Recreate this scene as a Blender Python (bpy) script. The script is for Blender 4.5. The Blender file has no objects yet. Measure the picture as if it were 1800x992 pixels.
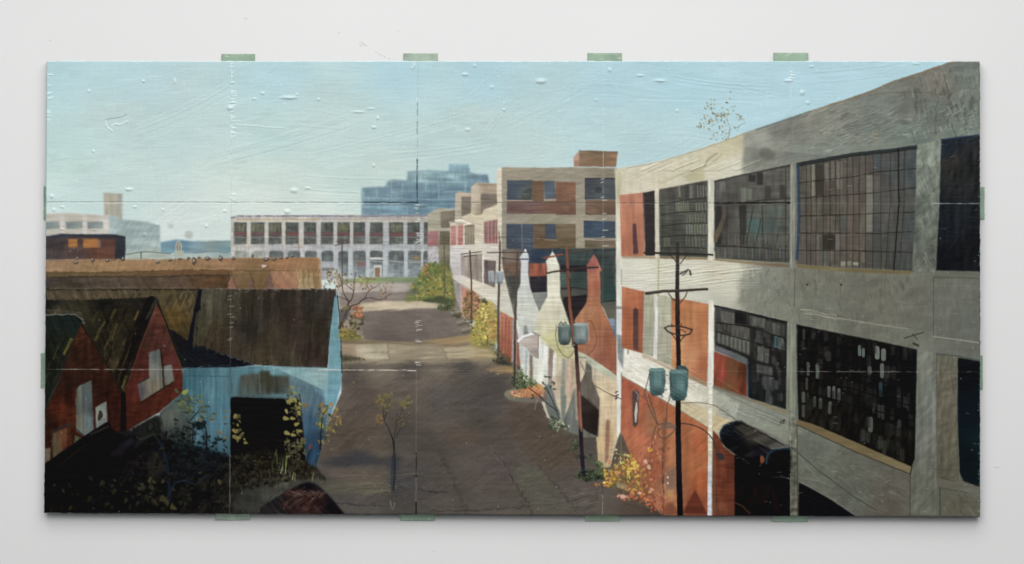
import bpy, math, random
import numpy as np

# ------------------------------------------------------------------ camera, light, exposure
SC = bpy.context.scene
COL = SC.collection
S = 0.001                                   # one photograph pixel = 1 mm on the wall
D = 4.0                                     # camera distance from the picture plane
cam_d = bpy.data.cameras.new("camera")
cam = bpy.data.objects.new("camera", cam_d)
COL.objects.link(cam)
cam.location = (0, -D, 0)
cam.rotation_euler = (math.radians(90), 0, 0)
cam_d.sensor_fit = 'HORIZONTAL'
cam_d.sensor_width = 36
cam_d.lens = 36 * D / 1.8
cam_d.clip_end = 100
SC.camera = cam
wd = bpy.data.worlds.new("World")
SC.world = wd
wd.use_nodes = True
wd.node_tree.nodes['Background'].inputs[0].default_value = (0.985, 0.995, 1.0, 1)
wd.node_tree.nodes['Background'].inputs[1].default_value = 0.30
SC.view_settings.view_transform = 'Standard'
SC.view_settings.look = 'None'
SC.view_settings.exposure = 0
SC.view_settings.gamma = 1


def area(name, loc, aim, sx, sy, power, col):
    l = bpy.data.lights.new(name, 'AREA')
    l.shape = 'RECTANGLE'
    l.size = sx
    l.size_y = sy
    l.energy = power
    l.color = col
    o = bpy.data.objects.new(name, l)
    COL.objects.link(o)
    o.location = loc
    from mathutils import Vector
    o.rotation_euler = (Vector(aim) - Vector(loc)).to_track_quat('-Z', 'Y').to_euler()
    return o


area("ceiling_lamp", (0, -1.6, 1.9), (0, 0, .1), 3.4, 2.2, 50, (1.0, 0.99, 0.975))
for sx_ in (-1, 1):                         # lamps above and two soft fill lights added at the sides
    area("upper_lamp", (1.45 * sx_, -1.2, 2.0), (0, 0, 0), 1.8, 1.6, 0.5, (1.0, 0.99, 0.975))
    area("side_fill", (1.7 * sx_, -3.3, 1.7), (0, 0, 0), 2.8, 2.4, 32 * (1.01 if sx_ < 0 else .99), (1.0, 0.995, 0.985))
SC.cycles.max_bounces = 4

# ------------------------------------------------------------------ a small oil painter (numpy)
X0, Y0, CW, CH = 60, 90, 1680, 835
C = np.zeros((CH, CW, 3), np.float32)       # observed paint colour, sRGB 0..1
Z = np.zeros((CH, CW), np.float32)          # paint relief in mm towards the viewer
R = np.zeros((CH, CW), np.int16)            # which painted thing a spot belongs to
GX, GY = np.meshgrid(np.arange(CW, dtype=np.float32) + X0 + .5, np.arange(CH, dtype=np.float32) + Y0 + .5)
RNG = np.random.RandomState(7)
FX = np.fft.rfftfreq(CW)[None, :]
FY = np.fft.fftfreq(CH)[:, None]
_nc = {}


def noise(ang, lo, sh, seed=0):
    """unit-variance noise stretched by lo along ang (degrees, 0 = horizontal) and sh across it"""
    k = (ang, lo, sh, seed)
    if k not in _nc:
        r = np.random.RandomState(int(ang * 7 + lo * 13 + sh * 101 + seed * 997) % 99991)
        n = np.fft.rfft2(r.randn(CH, CW).astype(np.float32))
        a = math.radians(ang)
        u = FX * math.cos(a) - FY * math.sin(a)
        v = FX * math.sin(a) + FY * math.cos(a)
        n *= np.exp(-2 * (math.pi ** 2) * ((lo * u) ** 2 + (sh * v) ** 2))
        n = np.fft.irfft2(n, s=(CH, CW)).astype(np.float32)
        _nc[k] = n / n.std()
    return _nc[k]


def hx(c):
    if isinstance(c, str):
        return np.array([int(c[i:i + 2], 16) / 255 for i in (0, 2, 4)], np.float32)
    return np.array(c, np.float32) / 255


def colour(c, sl):
    if isinstance(c, list):                 # control points (x, y, colour), inverse distance weights
        x, y = GX[sl], GY[sl]
        num = np.zeros(x.shape + (3,), np.float32)
        den = np.zeros(x.shape, np.float32)
        for px, py, cc in c:
            w = 1 / (((x - px) ** 2 + (y - py) ** 2) + 30) ** 1.5
            num += w[..., None] * hx(cc)
            den += w
        return num / den[..., None]
    return np.broadcast_to(hx(c), GX[sl].shape + (3,))


def blur(a, s):
    r = max(1, int(s * 2.5))
    k = np.exp(-.5 * (np.arange(-r, r + 1) / s) ** 2)
    k /= k.sum()
    for ax in (0, 1):
        p = np.zeros_like(a)
        b = np.pad(a, [(r, r) if i == ax else (0, 0) for i in (0, 1)])
        n = a.shape[ax]
        for i, w in enumerate(k):
            p += w * (b[i:i + n] if ax == 0 else b[:, i:i + n])
        a = p
    return a


def cover(P, pad):
    P = np.array(P, np.float64)
    x0 = max(0, int(P[:, 0].min() - X0) - pad)
    x1 = min(CW, int(P[:, 0].max() - X0) + 2 + pad)
    y0 = max(0, int(P[:, 1].min() - Y0) - pad)
    y1 = min(CH, int(P[:, 1].max() - Y0) + 2 + pad)
    if x1 <= x0 or y1 <= y0:
        return None, None
    cov = np.zeros((y1 - y0, x1 - x0), np.float32)
    Q = np.roll(P, -1, 0)
    xr = np.arange(x0, x1) + X0 + 1.0
    for r in range(y1 - y0):
        for s in range(3):
            y = y0 + Y0 + r + (s + .5) / 3
            m = (P[:, 1] <= y) != (Q[:, 1] <= y)
            if not m.any():
                continue
            a, b = P[m], Q[m]
            xc = np.sort(a[:, 0] + (y - a[:, 1]) * (b[:, 0] - a[:, 0]) / (b[:, 1] - a[:, 1]))
            for i in range(0, len(xc) - 1, 2):
                cov[r] += (np.clip(xr - xc[i], 0, 1) - np.clip(xr - xc[i + 1], 0, 1)) / 3
    return (slice(y0, y1), slice(x0, x1)), cov


def spline(P, closed, n=6):
    P = np.array(P, float)
    m = len(P)
    out = []
    for i in range(m if closed else m - 1):
        p = [P[(i + k) % m] if closed else P[min(max(i + k, 0), m - 1)] for k in (-1, 0, 1, 2)]
        for t in np.arange(n) / n:
            out.append(.5 * (2 * p[1] + (p[2] - p[0]) * t + (2 * p[0] - 5 * p[1] + 4 * p[2] - p[3]) * t * t + (3 * p[1] - p[0] - 3 * p[2] + p[3]) * t ** 3))
    if not closed:
        out.append(P[-1])
    return np.array(out)


RID = {}
rid = 0


def motif(name):
    global rid
    if name not in RID:
        RID[name] = len(RID) + 1
    rid = RID[name]


def lay(sl, cov, c, alpha, tex, h, keep):
    col = colour(c, sl)
    if tex:
        for amp, ang, lo, sh in (tex if isinstance(tex[0], tuple) else (tex,)):
            n = noise(ang, lo, sh)[sl]
            col = col * (1 + amp * np.clip(n, -2.5, 2.5))[..., None]
    a = (cov * alpha)[..., None]
    C[sl] = C[sl] * (1 - a) + col * a
    if h:
        Z[sl] += h * cov
    if not keep:
        R[sl][cov > .5] = rid


def poly(P, c, soft=.6, alpha=1, sm=False, tex=(.03, 0, 9, 1.5), h=0.1, keep=False):
    if sm:
        P = spline(P, True)
    sl, cov = cover(P, int(soft * 3) + 1)
    if sl is None:
        return
    if soft:
        cov = blur(cov, soft)
    lay(sl, cov, c, alpha, tex, h, keep)


def rect(x0, y0, x1, y1, c, **k):
    poly([(x0, y0), (x1, y0), (x1, y1), (x0, y1)], c, **k)


def line(P, w, c, alpha=1, sm=False, h=0.12, tex=None, keep=False, soft=.5, rough=0, clip=False):
    ws = w if isinstance(w, (list, tuple)) else [w] * len(P)
    if sm:
        t = np.linspace(0, 1, len(P))
        P2 = spline(P, False)
        ws = np.interp(np.linspace(0, 1, len(P2)), t, ws)
        P = P2
    P = np.array(P, float)
    mw = max(ws) / 2 + 2
    x0 = max(0, int(P[:, 0].min() - X0 - mw)); x1 = min(CW, int(P[:, 0].max() - X0 + mw) + 1)
    y0 = max(0, int(P[:, 1].min() - Y0 - mw)); y1 = min(CH, int(P[:, 1].max() - Y0 + mw) + 1)
    if x1 <= x0 or y1 <= y0:
        return
    sl = (slice(y0, y1), slice(x0, x1))
    x, y = GX[sl], GY[sl]
    cov = np.zeros(x.shape, np.float32)
    for i in range(len(P) - 1):
        d = P[i + 1] - P[i]
        L = max(1e-6, d @ d)
        t = np.clip(((x - P[i, 0]) * d[0] + (y - P[i, 1]) * d[1]) / L, 0, 1)
        dd = np.hypot(x - P[i, 0] - t * d[0], y - P[i, 1] - t * d[1])
        ww = ws[i] + (ws[i + 1] - ws[i]) * t
        full = np.minimum(1, ww)
        cov = np.maximum(cov, full * np.clip(np.maximum(ww, 1) / 2 + soft - dd, 0, 1))
    if clip:
        cov = cov * (R[sl] == rid)
    if rough:
        cov = cov * np.clip(.75 + rough * noise(0, 3, 1, 5)[sl], 0, 1)
    lay(sl, cov, c, alpha, tex, h, keep)


def dab(x, y, a, b, ang, c, alpha=.85, h=.25, keep=False):
    r = max(a, b) + 1.5
    x0 = max(0, int(x - X0 - r)); x1 = min(CW, int(x - X0 + r) + 2)
    y0 = max(0, int(y - Y0 - r)); y1 = min(CH, int(y - Y0 + r) + 2)
    if x1 <= x0 or y1 <= y0:
        return
    sl = (slice(y0, y1), slice(x0, x1))
    dx, dy = GX[sl] - x, GY[sl] - y
    ca, sa = math.cos(ang), math.sin(ang)
    u, v = (dx * ca + dy * sa) / a, (-dx * sa + dy * ca) / b
    q = np.hypot(u, v * (1 + .45 * u))
    cov = np.clip((1 - q) * min(a, b) + .5, 0, 1).astype(np.float32)
    lay(sl, cov, c, alpha, None, h, keep)


def dabs(n, P, size, cols, seed, ang=(0, 180), alpha=.82, h=.25, clump=0, ratio=.5, keep=False):
    """n leaf-like touches of the brush inside polygon P"""
    rs = np.random.RandomState(seed)
    P = np.array(P, float)
    Q = np.roll(P, -1, 0)
    lo, hi = P.min(0), P.max(0)
    cen = None
    k = 0
    while k < n:
        if clump and (cen is None or rs.rand() < 1 / clump):
            cen = lo + rs.rand(2) * (hi - lo)
        p = (cen + rs.randn(2) * size[1] * 1.6) if clump else lo + rs.rand(2) * (hi - lo)
        m = (P[:, 1] <= p[1]) != (Q[:, 1] <= p[1])
        a, b = P[m], Q[m]
        if len(a) == 0 or (a[:, 0] + (p[1] - a[:, 1]) * (b[:, 0] - a[:, 0]) / (b[:, 1] - a[:, 1]) > p[0]).sum() % 2 == 0:
            cen = None
            k += .05
            continue
        s = size[0] + (size[1] - size[0]) * rs.rand() ** 1.5
        cc = hx(cols[rs.randint(len(cols))]) * 255 * (1 + .12 * rs.randn())
        dab(p[0], p[1], s, max(.6, s * ratio), math.radians(ang[0] + (ang[1] - ang[0]) * rs.rand()), np.clip(cc, 0, 255), alpha, h, keep)
        k += 1


def streaks(n, P0, P1, slope, ln, w, cols, seed, alpha=.6, keep=True, h=.08):
    """n short parallel strokes with starts in the box P0..P1 and direction slope (dx, dy)"""
    rs = np.random.RandomState(seed)
    for _ in range(n):
        x, y = P0[0] + rs.rand() * (P1[0] - P0[0]), P0[1] + rs.rand() * (P1[1] - P0[1])
        L = ln * (.5 + rs.rand())
        line([(x, y), (x + slope[0] * L, y + slope[1] * L)], w * (.6 + .8 * rs.rand()), cols[rs.randint(len(cols))], alpha * (.5 + .5 * rs.rand()), h=h, keep=keep, soft=.8, clip=True)


def daubs(names, ang, L, W, off, val, seed, P=None, mix=1.0):
    """break a soft passage of paint into separate touches of the brush"""
    rs = np.random.RandomState(seed)
    m = np.isin(R, [RID[n] for n in names])
    if P is not None:
        sl, cov = cover(P, 12)
        mm = np.zeros(R.shape, np.float32)
        mm[sl] = blur(cov, 5)
        m = m * mm
    jj, ii = np.nonzero(m > .02)
    if len(jj) == 0:
        return
    a = math.radians(ang)
    x, y = ii.astype(np.float32), jj.astype(np.float32)
    wob = noise(0, 16, 16, 60 + seed % 3)[jj, ii]
    u = x * math.cos(a) + y * math.sin(a) + 1.5 * noise(0, 5, 5, 61)[jj, ii]
    v = -x * math.sin(a) + y * math.cos(a) + 1.6 * wob
    row = np.floor(v / W).astype(int)
    col = np.floor(u / L + rs.rand(4096)[row % 4096]).astype(int)
    k = (row * 7919 + col * 104729) % 65536
    rx, ry, rv = rs.randn(65536).clip(-2, 2), rs.randn(65536).clip(-2, 2), rs.randn(65536).clip(-2, 2)
    sx = np.clip(ii + np.round(rx[k] * off).astype(int), 0, CW - 1)
    sy = np.clip(jj + np.round(ry[k] * off * .7).astype(int), 0, CH - 1)
    ok = R[sy, sx] == R[jj, ii]
    sx, sy = np.where(ok, sx, ii), np.where(ok, sy, jj)
    new = C[sy, sx] * (1 + val * rv[k])[:, None]
    w = (m[jj, ii].astype(np.float32) * mix)[:, None]
    C[jj, ii] = C[jj, ii] * (1 - w) + new * w
    Z[jj, ii] += .025 * rv[k] * w[:, 0]



# calibration of pigment against the light that reaches the wall, relief scale, gloss
RELIEF, OILR, OILS, SAT = 1.1, .34, .10, .76
WALLC = (.735, .735, .74)
GAIN, LIFT = 1.0, 0.005


def LIGHTFN(px, py):
    x, y = (px - 900) / 1000, (py - 496) / 1000
    return .947 - .33 * y - .05 * x * x + .056 * y * y + .042 * x * x * y


TUNE = (('painted_red_gable', (.66, .72, .70), 'red'), ('painted_red_gable', (.80, .80, .80), 'grey'), ('painted_blue_shed', (.84, .88, .88), None), ('painted_corner_block', (.95, 1.06, 1.08), 'red'), ('painted_corner_block', (1.2, 1.18, 1.18), 'blu'),
        ('painted_brick_infill', (1.02, 1.08, 1.10), None), ('painted_red_kiln', (1.01, 1.13, 1.15), None), ('painted_tan_roofs', (.93, .95, .97), None), ('painted_dark_roofs', (.86, .88, .88), None),
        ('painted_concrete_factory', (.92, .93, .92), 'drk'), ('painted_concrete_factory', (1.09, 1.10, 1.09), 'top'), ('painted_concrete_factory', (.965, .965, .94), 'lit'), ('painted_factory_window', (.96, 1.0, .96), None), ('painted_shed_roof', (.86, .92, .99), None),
        ('painted_street', (.96, .945, .93), 'drk'), ('painted_brick_ground_floor', (.98, .96, .90), None), ('painted_undergrowth', (.9, .9, .86), None))

# ------------------------------------------------------------------ the picture, back to front
motif('painted_sky')
poly([(50, 80), (1750, 80), (1750, 940), (50, 940)],
     [(90, 120, 'b4d3d9'), (90, 250, 'b9d3d2'), (90, 340, 'c9dedb'), (250, 130, 'b7d4da'), (300, 230, 'bdd4d4'), (250, 330, 'c6dad6'), (300, 400, 'd3dedb'),
      (480, 130, 'b6d5dc'), (480, 240, 'bcd5d4'), (500, 330, 'cddcd6'), (470, 360, 'd3ded8'), (560, 370, 'd5e0da'), (400, 360, 'd2ded9'), (700, 130, 'b3d4dd'), (700, 230, 'bdd5d5'), (680, 290, 'c6d8d3'), (600, 310, 'c6d9d4'), (600, 250, 'bfd5d2'),
      (850, 130, 'b3d3dc'), (850, 240, 'bcd3d2'), (930, 275, 'bfd5d3'), (1080, 150, 'b3d3dc'), (1080, 230, 'b9d3d6'), (1200, 150, 'b0d2db'), (1190, 250, 'b9d4d8'), (1300, 150, 'b3d3dc'), (1450, 130, 'b3d3dd'), (1600, 115, 'b3d4dd')],
     tex=((.006, -12, 40, 4), (.004, 0, 12, 1.5), (.006, 8, 30, 14)), h=0)
# soft ochre and lilac drifts
for x, y, a, b, c, al in ((420, 300, 80, 25, 'c6d8cf', .5), (820, 215, 70, 25, 'bfd3cf', .4), (200, 200, 60, 30, 'c0d2d0', .5), (1010, 215, 90, 20, 'b9d4d8', .5), (120, 290, 40, 30, 'bdd5cc', .5), (300, 150, 60, 14, 'c1d2d4', .5)):
    poly([(x + a * math.cos(t), y + b * math.sin(t)) for t in np.linspace(0, 6.2, 14)], c, soft=14, alpha=al, h=0, keep=True)

daubs(['painted_sky'], -8, 60, 9, 7, .003, 1)
daubs(['painted_sky'], -24, 34, 5, 4, .003, 2, mix=.6)
motif('painted_distant_factory')
poly([(182, 339), (215, 341), (215, 390), (184, 388)], [(185, 350, 'b5ac99'), (205, 360, 'b0a995'), (214, 360, '98a39d'), (200, 385, 'a8a48f')], soft=1.3, tex=(.03, 90, 8, 2))
line([(182, 340), (215, 342)], 1.2, '9c9c8e', .6)
poly([(70, 376), (120, 374), (182, 379), (194, 378), (194, 418), (70, 418)], [(80, 380, 'c3bcae'), (150, 385, 'bab3a3'), (190, 390, 'c5c0b6'), (80, 410, 'b3b0a6'), (190, 410, 'c2beb6')], soft=1)
for a, b in ((78, 105), (115, 145), (153, 181)):
    poly([(a, 390.5), (b, 389.5), (b, 402), (a + 2, 403)], [(a, 390, '748484'), (b, 403, '87938f')], soft=1)
for x in (109, 149, 187):
    rect(x - 3.5, 379, x + 3.5, 412, 'cbc5bc', soft=1, alpha=.7)
poly([(192, 380), (200, 379), (216, 386), (240, 388), (262, 391), (281, 396), (282, 445), (194, 450)], [(197, 395, 'a4bbbb'), (225, 400, '93a7a6'), (270, 400, '94aaaa'), (270, 440, 'a6b9b4'), (225, 440, '9cb1ad')], soft=1.6, tex=((.03, 0, 9, 2), (.02, 60, 6, 1)))
motif('painted_distant_hills')
poly([(282, 426), (310, 421), (335, 424), (408, 423), (408, 448), (282, 446)], [(290, 430, '6f97a9'), (320, 428, '5e8aa3'), (345, 440, '7a99a5'), (370, 428, '7e9390'), (400, 430, '7a9695'), (400, 440, '6f93a2')], soft=1.4)
poly([(222, 449), (250, 444), (300, 446), (345, 446), (372, 442), (408, 445), (408, 456), (222, 458)], [(240, 452, 'a9b6a9'), (330, 451, 'a7b7b0'), (395, 450, '9ab0ad')], soft=.8)
line([(222, 448), (240, 444.5), (258, 443), (300, 446)], 2.2, '757a6c', .9, sm=True)
line([(340, 445), (375, 442.5), (400, 445)], 2, '6f7f80', .8, sm=True)
line([(248, 443), (248, 455)], 2, '54605a')
motif('painted_dome')
poly([(308, 443), (308, 430), (311, 424), (314, 422), (317, 424), (320, 430), (320, 443)], 'a6a898', soft=.7)
poly([(311, 442), (311, 432), (314, 426), (317, 432), (317, 442)], '81817a', soft=.5)
line([(314, 430), (314, 442)], 1.6, 'a9aa9c')
rect(306, 441, 323, 452, 'a3ad9d', soft=.8)
motif('painted_sky')
poly([(332 + 8 * math.cos(t), 413 + 7 * math.sin(t)) for t in np.linspace(0, 6, 10)], 'b7bcb7', soft=1.8, keep=True)
poly([(300 + 5 * math.cos(t), 397 + 4 * math.sin(t)) for t in np.linspace(0, 6, 10)], 'b5c2c1', soft=2, keep=True)

motif('painted_brick_building')
poly([(70, 417), (110, 411), (155, 412), (201, 412), (221, 416), (220, 458), (70, 458)], [(90, 415, '373d49'), (160, 414, '33363f'), (210, 418, '31343d'), (212, 450, '2d3038')], soft=.8)
poly([(70, 420), (112, 417), (155, 418), (203, 420), (202, 458), (70, 458)], [(85, 440, '493f3f'), (130, 440, '57433f'), (180, 445, '67402f'), (180, 425, '5a3c35'), (100, 425, '43393b')], soft=1.2, tex=((.05, 0, 8, 2), (.04, 90, 5, 1)))
for a, b, y in ((120, 136, 435), (146, 173, 436)):
    rect(a, 420.5, b, y, [(a, 422, '9c6231'), (b, 434, 'a8672f'), (a + 8, 428, 'b07035')], soft=1)
rect(172, 422, 177, 435, '87705c', soft=1, alpha=.8)

motif('painted_tower_block')
poly([(635, 330), (678, 328), (681, 319), (690, 316), (714, 318), (716, 302), (749, 299), (788, 301), (789, 289), (824, 289), (826, 303), (836, 306), (857, 307), (860, 320), (860, 345), (820, 385), (636, 384)],
     [(650, 340, '7f9fac'), (660, 365, '759bab'), (700, 330, '7c9ba8'), (740, 308, '8fb1b7'), (800, 310, '8db1b8'), (806, 295, '7fa5b3'), (845, 315, '7795a5'), (720, 350, '66889a'), (760, 350, '668a9b'), (800, 345, '6d8fa2'), (700, 375, '7aa1b2'), (770, 375, '7aa0b2'), (650, 380, '7598a8')],
     soft=1.5, tex=((.04, 0, 9, 1.5), (.03, 90, 5, 1.2)))
for a, y0, b, y1 in ((641, 331, 661, 347), (664, 331, 686, 347), (690, 322, 707, 336), (710, 322, 747, 336), (751, 322, 770, 336), (774, 322, 816, 336), (820, 322, 840, 336), (690, 340, 733, 349), (736, 340, 770, 349), (774, 340, 830, 350), (641, 352, 686, 363), (690, 352, 800, 364), (641, 368, 750, 376), (808, 309, 858, 318), (755, 314, 797, 319)):
    rect(a, y0, b, y1, [(a, y0, '64828f'), (b, y1, '5b7d90')], soft=1.3, alpha=.45)
for P in ([(681, 320), (750, 319), (820, 321)], [(688, 338), (750, 336), (812, 337)], [(637, 349), (690, 349), (760, 351), (800, 350)], [(640, 365), (720, 364), (770, 366)]):
    line(P, 2, '97b0b8', .5, sm=True, rough=.3)
for x, a, b in ((662, 331, 348), (687.5, 320, 364), (708, 321, 337), (748, 321, 336), (771, 320, 350), (818, 320, 338)):
    line([(x, a), (x, b)], 1.6, '9cb4bd', .5)

motif('painted_long_factory')
poly([(406, 384), (416, 380), (600, 378), (760, 379), (760, 492), (560, 492), (555, 458), (406, 458)],
     [(412, 400, 'bdb9b0'), (500, 388, 'c3beb4'), (500, 436, 'aeaeb0'), (600, 436, 'aaabb0'), (640, 385, 'b6b2ab'), (730, 385, 'aca79f'), (730, 436, 'a3a9a8'), (600, 480, 'aab0b6'), (700, 470, 'a2aab0'), (740, 480, '9fa8ae')], soft=1, tex=((.03, 0, 8, 2), (.03, 90, 5, 1)))
line([(407, 383), (420, 380), (520, 380), (640, 380), (752, 379)], 3.4, '80798a', .9, rough=.25)
line([(416, 386), (520, 386), (562, 386)], 2.6, 'bd9b6b', .8, rough=.25)
line([(562, 385), (640, 386), (752, 386)], 2, 'b5a58f', .7, rough=.25)
U = [(411.5, 434), (441, 465), (472, 495), (502, 525), (534, 556), (564, 586), (593, 615), (621, 642), (650, 673), (684, 709), (716, 738), (745, 753)]
for i, (a, b) in enumerate(U):
    rs = np.random.RandomState(i)
    poly([(a, 391), (b, 391), (b, 429), (a, 430)], [(a, 395, '5a5f5a'), (b, 400, '4e534f'), (a, 425, '585d58'), (b, 428, '62665f')], soft=.8, tex=((.06, 0, 2, 1.5), (.05, 90, 6, 1.5)))
    rect(a + 1, 408 + (i > 6), b - 1, 415 + (i > 6), '705052' if i % 3 else '774d4c', soft=.9, alpha=.9)
    if i in (0, 1, 2, 6, 9):
        rect(a + 3, 394, b - 3, 407, '7d7d58' if i != 6 else '8a8450', soft=1.4, alpha=.55, tex=(.12, 90, 5, 1.2))
    line([(a + 1, 417), (b - 1, 418 - i % 2)], 1.6, '8b8f90', .6)
    if i < 11:
        x = (b + U[i + 1][0]) / 2
        line([(x, 390), (x + .5, 432)], 5, 'c8c1ad' if i < 3 else ('c2bdb0' if i < 7 else 'b0b3ba'), .6, soft=1)
line([(410, 389.5), (560, 389), (750, 389)], 1.8, 'cbc3ab', .8, rough=.3)
Lw = [(413, 435, 456), (444, 466, 456), (473, 498, 456), (506, 528, 456), (536, 557, 456), (565, 586, 460), (595, 612, 486), (621, 643, 487), (650, 673, 487), (683, 710, 487), (717, 740, 487), (744, 754, 487)]
for i, (a, b, e) in enumerate(Lw):
    c0 = '8f938a' if i in (0, 1) else '5d6462'
    poly([(a, 444), (a + 4, 441), (b - 3, 441), (b, 444), (b, e), (a, e)], [(a, 445, c0), (b, 452, '636a69' if i > 1 else '949a90'), (a, 480, '8f989b'), (b, 480, '7f8a8f')], soft=.8, tex=((.05, 0, 3, 1.5), (.04, 90, 5, 1.5)))
    if i >= 7:
        line([(a + 1, 459), (b - 1, 461)], 3, '8a8076' if i == 7 else '979fa3', .7)
        line([(a, 440), (b, 440)], 1.5, 'b9b9b3', .6)
    if i >= 5:
        line([(b + 3.5, 440), (b + 3.5, 489)], 5.5, 'b9c1c4' if i > 5 else 'b9bcbc', .75, soft=1)
rect(565, 471, 588, 476, '777975', soft=1)
rect(628, 461, 643, 468, '87605a', soft=1.2, alpha=.8)
rect(650, 453, 673, 457, 'c7cac4', soft=.8)
rect(657, 466, 671, 488, 'c3c4bf', soft=.8)
rect(659, 470, 668, 488, '8b6c54', soft=.8)
rect(727, 451, 737, 457, '96784c', soft=1)
line([(720, 462), (738, 463)], 1.6, 'a2a897', .8)
line([(524.6, 417), (526, 441)], 2, '9b7d5f', .8)
line([(518, 435), (531, 434)], 1.4, '9b7d5f', .7)

motif('painted_pale_wing')
# three stepped stair heads
poly([(752, 376), (771, 366), (801, 368), (801, 500), (753, 500)], [(760, 380, 'a9a58f'), (765, 395, 'a39f85'), (785, 370, 'b0a68f'), (785, 440, '8d846f'), (790, 470, '7f8060')], soft=.7)
poly([(774, 372), (800, 370), (800, 401), (775, 401)], [(780, 375, '857c69'), (795, 398, '6d6455')], soft=.8)
line([(754, 404), (801, 403)], 4, 'b5ae99', .8)
poly([(752, 407), (770, 406), (770, 432), (752, 433)], [(755, 410, 'b27c7d'), (765, 430, 'a8686a')], soft=.8)
rect(773, 407, 800, 431, [(775, 410, '6e6552'), (797, 428, '5f5645')], soft=.8)
poly([(752, 434), (770, 433), (772, 478), (753, 478)], [(755, 440, 'bdbab8'), (768, 460, 'b0aeb2')], soft=.8, tex=(.06, 60, 3, 1))
rect(774, 433, 800, 480, [(777, 436, '857d68'), (797, 470, '6a6550')], soft=.8)
poly([(800, 341), (807, 337), (830, 340), (830, 400), (800, 400)], [(803, 350, 'bbac94'), (803, 385, 'b5aa93'), (820, 342, 'b8a68e'), (825, 385, 'a89b84')], soft=.7)
poly([(811, 346), (829, 345), (829, 374), (811, 381)], '7b6f63', soft=.8, tex=(.06, 0, 7, 1.2))
poly([(828, 329), (837, 321), (875, 323), (875, 400), (828, 400)], [(832, 340, 'c9baa0'), (832, 370, 'c5b896'), (855, 328, 'a8937c'), (842, 370, 'a08f7b')], soft=.7)
poly([(845, 340), (874, 341), (874, 360), (850, 370), (845, 379)], [(850, 345, '786d62'), (865, 365, '857767')], soft=.8, tex=(.05, 0, 7, 1.2))
# sunlit front running towards us
poly([(791, 392), (812, 388), (814, 381), (829, 375), (838, 379), (848, 377), (850, 369), (873, 360), (884, 362), (884, 470), (912, 540), (912, 600), (876, 580), (843, 520), (811, 501), (791, 487)],
     [(800, 393, 'd2c8b0'), (835, 385, 'd3c6a4'), (865, 372, 'd4c6a6'), (840, 405, 'cdc0a6'), (865, 432, 'cfc8b8'), (800, 445, 'd0cbc4'), (800, 470, 'cfc9c2'), (840, 505, 'd8cdb6'), (860, 520, 'd6cfbb'), (885, 545, 'cfcab6')], soft=.7, tex=((.012, 0, 14, 1), (.015, -20, 10, 2)))
line([(790, 391), (800, 389), (813, 388), (829, 396)], 3, 'eee5da', .9, sm=True, rough=.3, h=.4)
poly([(792, 397), (814, 395), (814, 431), (792, 432)], [(795, 400, 'c08379'), (812, 425, 'b4736b')], soft=.8, tex=(.05, 0, 5, 1))
line([(803, 396), (803, 431)], 4, 'cdb9a8', .8)
poly([(817, 397), (834, 393), (834, 430), (817, 431)], [(820, 400, '93836c'), (832, 428, '857a67')], soft=.8)
for x in (821, 825.5, 830):
    line([(x, 397), (x, 430)], 1.2, 'b7a991', .7)
poly([(851, 390), (881, 385), (881, 429), (851, 428)], [(855, 395, '956863'), (865, 400, '8a6462'), (878, 420, 'a36459')], soft=.8, tex=(.05, 90, 8, 1))
for x in (858, 864.5, 871):
    line([(x, 389), (x, 428)], 1.4, 'baa398', .7)
line([(800, 434), (850, 433), (873, 437)], 5, 'dcd8cc', .8, rough=.3)
# middle storey windows
poly([(809, 450), (848, 446), (849, 498), (810, 483)], [(814, 460, 'a79b92'), (820, 455, '97897a'), (830, 460, '9a8c7e'), (838, 470, 'a09282'), (845, 470, '75685e')], soft=.8, tex=(.07, 90, 14, 1.5))
rect(792, 441, 809, 484, [(795, 450, 'd0cbc7'), (806, 475, 'c0b9b8')], soft=.8)
line([(812, 448), (812, 484)], 3, 'a597a0', .6)
poly([(851, 457), (872, 459), (870, 506), (850, 498)], [(855, 465, '6a5c57'), (868, 500, '7a6b64')], soft=.7, tex=(.06, 90, 8, 1.5))
line([(849, 450), (849, 500)], 3, 'dfdbd0', .9)
# ground floor
poly([(791, 489), (811, 501), (811, 560), (800, 552), (793, 545)], [(795, 500, 'a59994'), (806, 540, 'b1a6a8')], soft=.8, tex=(.06, 90, 10, 2))
poly([(811, 502), (843, 520), (843, 563), (826, 563), (812, 558)], [(818, 515, 'c18467'), (835, 530, 'c07e60'), (820, 555, 'c98f6e'), (840, 555, 'b98268')], soft=.8, tex=(.05, 90, 8, 1.5))
poly([(843, 521), (878, 540), (878, 600), (850, 600), (843, 565)], [(850, 540, 'bfb095'), (870, 560, 'b0a58f'), (870, 590, '9d9680')], soft=.8)
poly([(875, 538), (884, 543), (882, 632), (874, 610)], 'cfcabd', soft=.8)
line([(792, 488), (811, 500), (843, 519), (878, 541), (907, 560)], 1.4, 'a3917d', .7)
poly([(883, 465), (894, 495), (906, 530), (907, 562), (879, 548), (879, 470)], [(885, 490, 'd1c9b3'), (898, 530, 'cac7b5')], soft=.7)
poly([(879, 547), (903, 560), (903, 570), (900, 642), (876, 630)], [(885, 560, 'bc7257'), (895, 575, 'b96e54'), (885, 610, 'ad6149'), (895, 625, 'a2573f')], soft=.7, tex=(.04, 90, 12, 2))
for x in (883.5, 889, 895):
    line([(x, 557 + (x - 883) * .5), (x - .8, 626)], 2.2, '8d4a39', .65)
poly([(900, 563), (909, 563), (909, 650), (900, 645)], 'a2958f', soft=.8)
poly([(908, 574), (916, 577), (915, 655), (908, 650)], [(912, 580, '9b6e60'), (911, 640, '9a5642')], soft=.6)

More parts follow.
